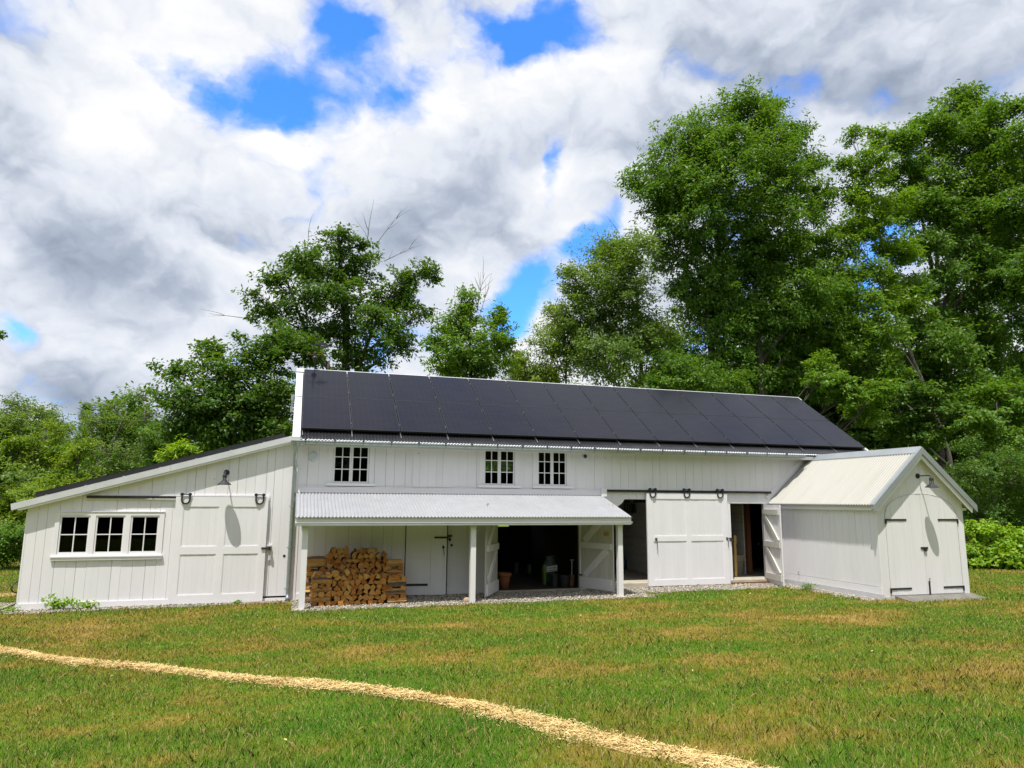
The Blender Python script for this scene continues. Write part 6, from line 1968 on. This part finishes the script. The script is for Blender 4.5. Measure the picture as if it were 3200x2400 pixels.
tree('broadleaf_tree', 'small bright tree standing alone above the solar roof, bare twigs at its top', 'tree', B['T5'],
     [([(6.6, 11, G(6, 11)), (6.6, 11, 5.0), (6.5, 11, 8.0), (6.45, 11, 10.0)], 0.13, 0.03), ([(6.9, 11, 5.0), (7.3, 11, 8), (7.6, 11, 9.6)], 0.07, 0.02)],
     'c', sp=0.40, rad=0.27, n_leaf=36, length=0.16, width=0.085, seed=14, group='trees behind the barn',
     twigs=[((6.75, 11, 9.6), (7.05, 11, 11.3), 10, 0.022), ((6.9, 11, 9.6), (7.3, 11, 10.8), 6, 0.016), ((5.9, 11, 9.6), (5.8, 11, 10.4), 2, 0.012)])
tree('broadleaf_tree', 'open-crowned tall tree above the left end of the roof, dead twigs on top', 'tree', B['T6'],
     [([(2.2, 17, G(2, 17)), (2.1, 17, 7.0), (1.9, 17, 10.5), (1.5, 17, 13.5), (1.4, 17, 15.0)], 0.28, 0.05),
      ([(2.1, 17, 6.5), (3.2, 17, 10), (4.3, 17, 12.5)], 0.14, 0.04), ([(2.1, 17, 6.8), (0.2, 17, 9.6), (-0.8, 17, 12)], 0.13, 0.04)],
     'b', sp=0.58, rad=0.36, n_leaf=36, length=0.25, width=0.11, seed=15, group='trees behind the barn', twig_n=9,
     twigs=[((2.8, 17, 14.0), (3.0, 17, 16.5), 4, 0.022), ((3.2, 17, 14.2), (4.3, 17, 15.9), 6, 0.02), ((3.6, 17, 13.4), (5.0, 17, 14.3), 7, 0.02), ((0.0, 17, 13.4), (0.1, 17, 15.0), 3, 0.02), ((-2.0, 17, 10.0), (-4.0, 17, 10.15), 2, 0.022)])
tree('broadleaf_tree', 'dense dark maple rising straight behind the roof of the low wing', 'tree', B['T7'],
     [([(-1.2, 7.8, G(-1, 8)), (-1.2, 7.8, 3.5), (-1.3, 7.8, 6.2)], 0.18, 0.05), ([(0.6, 7.9, 0), (0.7, 7.9, 4), (0.9, 7.8, 6.6)], 0.14, 0.05)],
     'b', sp=0.44, rad=0.36, n_leaf=52, length=0.16, width=0.095, seed=16, group='trees behind the barn')
tree('broadleaf_tree', 'broad tall tree with a dark upright trunk at the right, behind the annex', 'tree', B['R1'],
     [([(36.9, 17, G(36, 17)), (36.9, 17, 5), (37.4, 17, 11), (38.3, 17, 19.0)], 0.36, 0.10), ([(37.6, 17, 13), (40, 17, 17), (41.2, 17, 20)], 0.16, 0.05), ([(37.9, 17, 15), (37.2, 17, 20), (38, 17, 24)], 0.14, 0.04)],
     'a', sp=0.62, rad=0.52, n_leaf=40, length=0.30, width=0.14, seed=17, group='trees behind the barn')
tree('broadleaf_tree', 'slender leaning tree with a pale slanting trunk beside the right-hand tall tree', 'tree', B['R2'],
     [([(36.6, 15.5, G(36, 15)), (35.6, 15.3, 5.0), (34.3, 15, 7.9), (33.1, 15, 10.9), (32.3, 15, 14.5), (31.7, 15, 17.5), (31.2, 15, 20.5)], 0.19, 0.03)],
     'c', sp=0.56, rad=0.45, n_leaf=38, length=0.26, width=0.12, seed=18, barkmat='palebark', group='trees behind the barn')
tree('broadleaf_tree', 'leafy tree cut off by the right edge of the view', 'tree', B['R3'],
     [([(42.0, 14.5, G(42, 14)), (42, 14.5, 9), (42.5, 14.5, 15), (42.8, 14.3, 20)], 0.26, 0.05)],
     'a', sp=0.64, rad=0.52, n_leaf=36, length=0.30, width=0.14, seed=19, group='trees behind the barn')
tree('sapling', 'sunlit maple sapling by the right end of the solar roof', 'tree', B['U1'],
     [([(19.4, 9, G(19, 9)), (19.4, 9, 4.5), (19.6, 9, 6.2)], 0.07, 0.02)], 'c', sp=0.40, rad=0.32, n_leaf=34, length=0.17, width=0.12, seed=20, flat=0.4, group='saplings under the trees')
tree('sapling', 'low shaded sapling under the tall right-hand trees', 'tree', B['U2'],
     [([(28.5, 11.5, G(28, 11)), (28.4, 11.5, 4.5), (28.3, 11.4, 7.0)], 0.09, 0.02)], 'b', sp=0.52, rad=0.40, n_leaf=32, length=0.21, width=0.14, seed=21, flat=0.4, group='saplings under the trees')
tree('sapling', 'layered sapling above the dark bush at the right edge', 'tree', B['U3'],
     [([(30.3, 8.0, G(30, 8)), (30.3, 8.0, 4.5), (30.2, 7.8, 6.6)], 0.09, 0.02)], 'a', sp=0.48, rad=0.38, n_leaf=34, length=0.20, width=0.14, seed=22, flat=0.4, group='saplings under the trees')
tree('sapling', 'fresh undergrowth sapling peeping over the ridge below the tallest tree', 'tree', B['U4'],
     [([(15.2, 9.6, G(15, 9)), (15.2, 9.6, 4.6), (15.3, 9.3, 7.0)], 0.08, 0.02)], 'a', sp=0.42, rad=0.34, n_leaf=34, length=0.19, width=0.085, seed=23, flat=0.5, group='saplings under the trees')
tree('bush', 'big dark rounded bush right of the annex', 'bush', B['B1'],
     [([(23.9, 3.4, G(24, 3)), (23.9, 3.4, 1.6), (23.8, 3.3, 3.2)], 0.06, 0.02)], 'b', sp=0.34, rad=0.27, n_leaf=46, length=0.10, width=0.06, seed=24, group='bushes at the lawn edge', inner=0.6)
tree('bush', 'bright lime-leaved low bush by the right corner of the annex', 'bush', B['B2'],
     [([(21.6, 1.6, G(21, 1)), (21.6, 1.6, 0.5), (21.6, 1.5, 0.9)], 0.03, 0.012)], 'd', sp=0.24, rad=0.20, n_leaf=22, length=0.15, width=0.13, seed=25, group='bushes at the lawn edge', inner=0.5, up=0.4, out=0.5)
tree('broadleaf_tree', 'feathery dark tree far off at the left edge of the view', 'tree', B['L1'],
     [([(-15.6, 33.8, G(-15, 33)), (-15.6, 33.8, 4), (-15.8, 33.6, 7.6)], 0.15, 0.04)], 'e', sp=0.62, rad=0.44, n_leaf=30, length=0.22, width=0.085, seed=26, group='trees left of the barn', flat=0.45)
tree('broadleaf_tree', 'thin pale-leaved tree with a crooked bare trunk left of the low wing', 'tree', B['L2'],
     [([(-9.1, 24, G(-9, 24)), (-9.05, 24, 2.9), (-8.9, 24, 4.6), (-8.3, 23.9, 6.4)], 0.16, 0.04), ([(-9.05, 24, 2.9), (-9.8, 24.1, 4.6), (-10.1, 24.3, 6.2)], 0.09, 0.03), ([(-7.5, 23.7, 0.3), (-7.45, 23.7, 3.8), (-7.4, 23.5, 6.6)], 0.11, 0.03)],
     'e', sp=0.60, rad=0.36, n_leaf=24, length=0.15, width=0.07, seed=27, barkmat='palebark', group='trees left of the barn', twig_n=12, flat=0.45)
tree('broadleaf_tree', 'rounded yellow-green tree in the thicket under the far dark tree at the left', 'tree', B['L3'],
     [([(-12.7, 25.6, G(-12, 25)), (-12.7, 25.6, 2.6), (-12.6, 25.6, 4.8)], 0.12, 0.03)], 'g', sp=0.56, rad=0.42, n_leaf=34, length=0.19, width=0.10, seed=28, group='trees left of the barn')
tree('broadleaf_tree', 'young lime-green tree in front of the thin pale-leaved tree', 'tree', B['L4'],
     [([(-9.3, 20, G(-9, 20)), (-9.3, 20, 2.0), (-9.2, 19.9, 3.9)], 0.09, 0.03)], 'g', sp=0.46, rad=0.36, n_leaf=36, length=0.17, width=0.095, seed=29, group='trees left of the barn')
tree('bush', 'yellow-green shrub beyond the lawn at the left edge', 'bush', B['L5'],
     [([(-9.8, 15, G(-9, 15)), (-9.8, 15, 0.9), (-9.7, 14.9, 1.8)], 0.05, 0.02)], 'g', sp=0.36, rad=0.30, n_leaf=38, length=0.14, width=0.08, seed=30, group='bushes at the lawn edge')
tree('bush', 'green shrub touching the left corner of the low wing', 'bush', B['L6'],
     [([(-8.0, 9.0, G(-8, 9)), (-8.0, 9.0, 0.4), (-7.9, 8.9, 0.9)], 0.03, 0.012)], 'a', sp=0.25, rad=0.22, n_leaf=38, length=0.095, width=0.06, seed=31, group='bushes at the lawn edge', inner=0.5)
tree('broadleaf_tree', 'slim fresh green tree between the thin pale-leaved tree and the dark maple', 'tree', B['L7'],
     [([(-5.9, 19, G(-6, 19)), (-5.9, 19, 3), (-6.0, 18.8, 5.0)], 0.10, 0.03)], 'a', sp=0.46, rad=0.36, n_leaf=36, length=0.16, width=0.095, seed=32, group='trees left of the barn')
tree('sapling', 'lime-green sapling with hanging leaves just over the wing roof', 'tree', B['SU'],
     [([(-3.0, 5.75, G(-3, 6)), (-3.0, 5.7, 2.0), (-3.05, 5.45, 3.3)], 0.035, 0.01)], 'd', sp=0.20, rad=0.17, n_leaf=26, length=0.17, width=0.055, seed=33, droop=0.9, group='saplings under the trees')
tree('broadleaf_tree', 'tree mostly beyond the left edge, one leafy twig showing', 'tree', B['LT'],
     [([(-12.0, 14.0, G(-12, 14)), (-12, 14, 4.5), (-11.9, 14, 8.4)], 0.18, 0.04)], 'a', sp=0.55, rad=0.40, n_leaf=34, length=0.19, width=0.10, seed=34, group='trees left of the barn')


def pine(label, x, y, h, rad, seed, group=None):
    r = random.Random(seed); z0 = G(x, y)
    t = thing('pine_tree', label, 'pine tree', (x, y, z0), group)
    m = MB(); m.tube([(0, 0, 0), (0.05, 0, h * 0.5), (0, 0, h)], [0.16, 0.10, 0.015], 7)
    C = []
    for k in range(int(h * 4.2)):
        z = h * (0.25 + 0.75 * (k / (h * 4.2)))
        w = rad * (1 - (z / h)) ** 0.75 * r.uniform(0.75, 1.1) + 0.12
        n_ = 6
        for i in range(n_):
            a = r.uniform(0, 6.28)
            e = (w * math.cos(a), w * math.sin(a), z + w * 0.22)
            m.tube([(0, 0, z), (e[0] * .5, e[1] * .5, z + w * 0.05), e], [0.025, 0.016, 0.006], 4)
            for q in (0.35, 0.55, 0.75, 0.95):
                C.append((e[0] * q, e[1] * q, z + w * 0.22 * q ** 1.5))
    m.build('trunk', MAT['bark'], t)
    C = np.array(C)
    v = leaves(C, np.full(len(C), 0.17), 26, 0.16, 0.022, flat=0.6, seed=seed, up=0.2, out=0.3)
    np_mesh('crown', v, np.arange(len(v)).reshape(-1, 4), LEAF['f'], t)
    return t


pine('young pine poking up just left of the airy yellow-green tree', 10.2, 16.5, 9.4, 1.6, 41)
pine('small dark pine on the far skyline at the left', -15.2, 44, 8.6, 1.2, 42, 'far pines')
p2_ = pine('thin pine beside the small dark pine on the far skyline', -14.0, 45, 8.5, 0.9, 43, 'far pines')

# the wood behind everything: three kinds of tree, copied, each turned and sized differently
def wood_tree(seed, leafmat, h, w):
    r = random.Random(seed)
    bl = []
    for k in range(11):
        t_ = r.uniform(0.2, 1.0)
        ww = w * (1 - 0.6 * abs(t_ - 0.5)) * 0.5
        bl.append((r.uniform(-ww, ww), r.uniform(-ww, ww), h * t_ * 0.92, w * r.uniform(0.2, 0.3), w * r.uniform(0.2, 0.3), h * r.uniform(0.08, 0.13)))
    return bl


WOODLABEL = ['shaded dark green tree in the deeper wood behind the tall trees', 'mid green tree in the deeper wood behind the tall trees', 'olive green tree in the deeper wood behind the tall trees']
protos = []
for i_, (lm, h_, w_2) in enumerate((('b', 9.0, 6.0), ('a', 9.5, 5.5), ('e', 8.5, 6.0))):
    bl = [(x - 60, y + 120, z, a, b, c) for x, y, z, a, b, c in wood_tree(90 + i_, lm, h_, w_2)]
    g_ = gh
    gz = 0.0
    sv_, gh_keep = gh, None
    root = (-60, 120, 0.0)
    gh = lambda x, y: np.asarray(x, dtype=float) * 0
    t_ = tree('woodland_tree', WOODLABEL[i_], 'tree', bl, [([(-60, 120, 0), (-60, 120, h_ * 0.5), (-60, 120, h_ * 0.88)], 0.18, 0.04)], lm, sp=0.80, rad=0.62, n_leaf=30, length=0.32, width=0.17, seed=70 + i_,
              group='trees of the wood behind the barn: ' + ('dark', 'mid green', 'olive')[i_], twig_n=3, root=root)
    gh = sv_
    protos.append(t_)
wr_ = random.Random(99)
spots = []
for x in np.arange(-16, 60, 3.6):                   # first rank behind the named trees
    spots.append((x + wr_.uniform(-1, 1), 26 + wr_.uniform(-2.5, 3) + max(0, x - 25) * 0.05, wr_.uniform(0.72, 0.95) + (0.60 if x > 24 else 0.0) + (0.2 if 12 < x < 24 else 0)))
for x in np.arange(-34, 80, 5.2):                  # up the slope
    spots.append((x + wr_.uniform(-1.5, 1.5), 44 + wr_.uniform(-4, 4), wr_.uniform(0.75, 1.0)))
for x in np.arange(-46, 110, 7.5):
    spots.append((x + wr_.uniform(-2, 2), 70 + wr_.uniform(-6, 6), wr_.uniform(0.8, 1.1)))
for x, y, s in [(27.5, 17.5, 0.8), (31.5, 19.5, 0.95), (25.5, 20, 0.9), (34.0, 20.5, 1.1), (38.5, 21, 1.1), (43.5, 20, 1.1), (30, 14.5, 0.62), (34.5, 12.8, 0.6), (38.5, 12.5, 0.62), (26.5, 12.5, 0.5), (22.5, 11.5, 0.58), (18.5, 13.5, 0.72), (36.5, 9.0, 0.5), (30.5, 23, 1.6), (34.5, 26, 1.75), (39.5, 25, 1.75), (45, 25, 1.7), (27, 25, 1.45), (50, 27, 1.7), (23, 24, 1.2)]:
    spots.append((x, y, s))
for k, (x, y, s) in enumerate(spots):
    i_ = (0 if (x > 16 and wr_.random() < 0.75) else wr_.randrange(3))
    o = protos[i_] if protos[i_].get('placed') is None else copy_tree(protos[i_])
    if protos[i_].get('placed') is None:
        protos[i_]['placed'] = 1
    o.location = (x, y, float(gh(x, y)) - 0.1)
    o.rotation_euler = (0, 0, wr_.uniform(0, 6.28))
    o.scale = (s * wr_.uniform(0.95, 1.15), s * wr_.uniform(0.95, 1.15), s)
for o in COL.objects:
    if 'placed' in o.keys():
        del o['placed']


# weeds at the foot of the low wing
def weed(x, y, h, w, seed, label, mat='a', n=60, lw=(0.06, 0.05)):
    g = np.random.default_rng(seed)
    t = thing('weed', label, 'plant', (x, y, G(x, y)), 'weeds along the wall')
    m = MB()
    tips = []
    for k in range(9):
        e = (g.uniform(-w, w), g.uniform(-w * 0.3, w * 0.3), h * g.uniform(0.45, 1.0))
        m.tube([(e[0] * .2, e[1] * .2, 0), (e[0] * .6, e[1] * .6, e[2] * .6), e], [0.005, 0.004, 0.002], 5)
        tips += [e, (e[0] * .6, e[1] * .6, e[2] * .6)]
    m.build('stems', LEAF['c'] if False else MAT['straw'] if mat == 'dry' else LEAF['a'], t)
    C = np.array(tips)
    v = leaves(C, np.full(len(C), 0.06), n / len(C) * 2, lw[0], lw[1], seed=seed, up=0.5, out=0.4)
    np_mesh('leaves', v, np.arange(len(v)).reshape(-1, 4), LEAF['d'] if mat == 'd' else LEAF['c'], t)
    return t


weed(-4.15, -0.16, 0.26, 0.25, 1, 'leafy weed climbing the skirting of the low wing below the first window', 'd', 110)
weed(-3.62, -0.15, 0.15, 0.30, 2, 'sparse weed right of the leafy one along the wing skirting', 'd', 45)
weed(-4.93, -0.16, 0.10, 0.10, 3, 'small bright tuft at the outer corner of the low wing', 'd', 40, (0.08, 0.02))
weed(11.78, -1.55, 0.16, 0.16, 4, 'yellowish grass tuft by the foot of the annex side wall', 'c', 90, (0.12, 0.012))
weed(-0.95, -0.25, 0.07, 0.05, 5, 'tiny weed under the square sliding door', 'c', 16)

# wooded edge of the lawn behind the viewer: it shades the low sky and shows in the window panes
fr = random.Random(123)
fb = []
for a in np.linspace(-1.75, 1.75, 30):
    rr_ = 34 + fr.uniform(-3, 4)
    x, y = rr_ * math.sin(a), -16 - rr_ * math.cos(a)
    hh = fr.uniform(11, 17)
    for q in (0.16, 0.42, 0.68, 0.9):
        w_ = 3.4 * (1.1 - 0.5 * q)
        fb.append((x + fr.uniform(-1, 1), y + fr.uniform(-1, 1), hh * q - 1.5, w_, w_, hh * 0.17))
pts, rr, axs = crown_points(fb, 1.5, 1.0, 321)
keep = pts[:, 2] > gh(pts[:, 0], pts[:, 1]) + 0.1
v = leaves(pts[keep], rr[keep], 26, 0.75, 0.42, seed=322, axes=axs[keep])
tag(np_mesh('woodland', v, np.arange(len(v)).reshape(-1, 4), LEAF['b']), 'wooded edge of the lawn behind the viewer, mirrored darkly in the panes', 'woodland', kind='stuff')
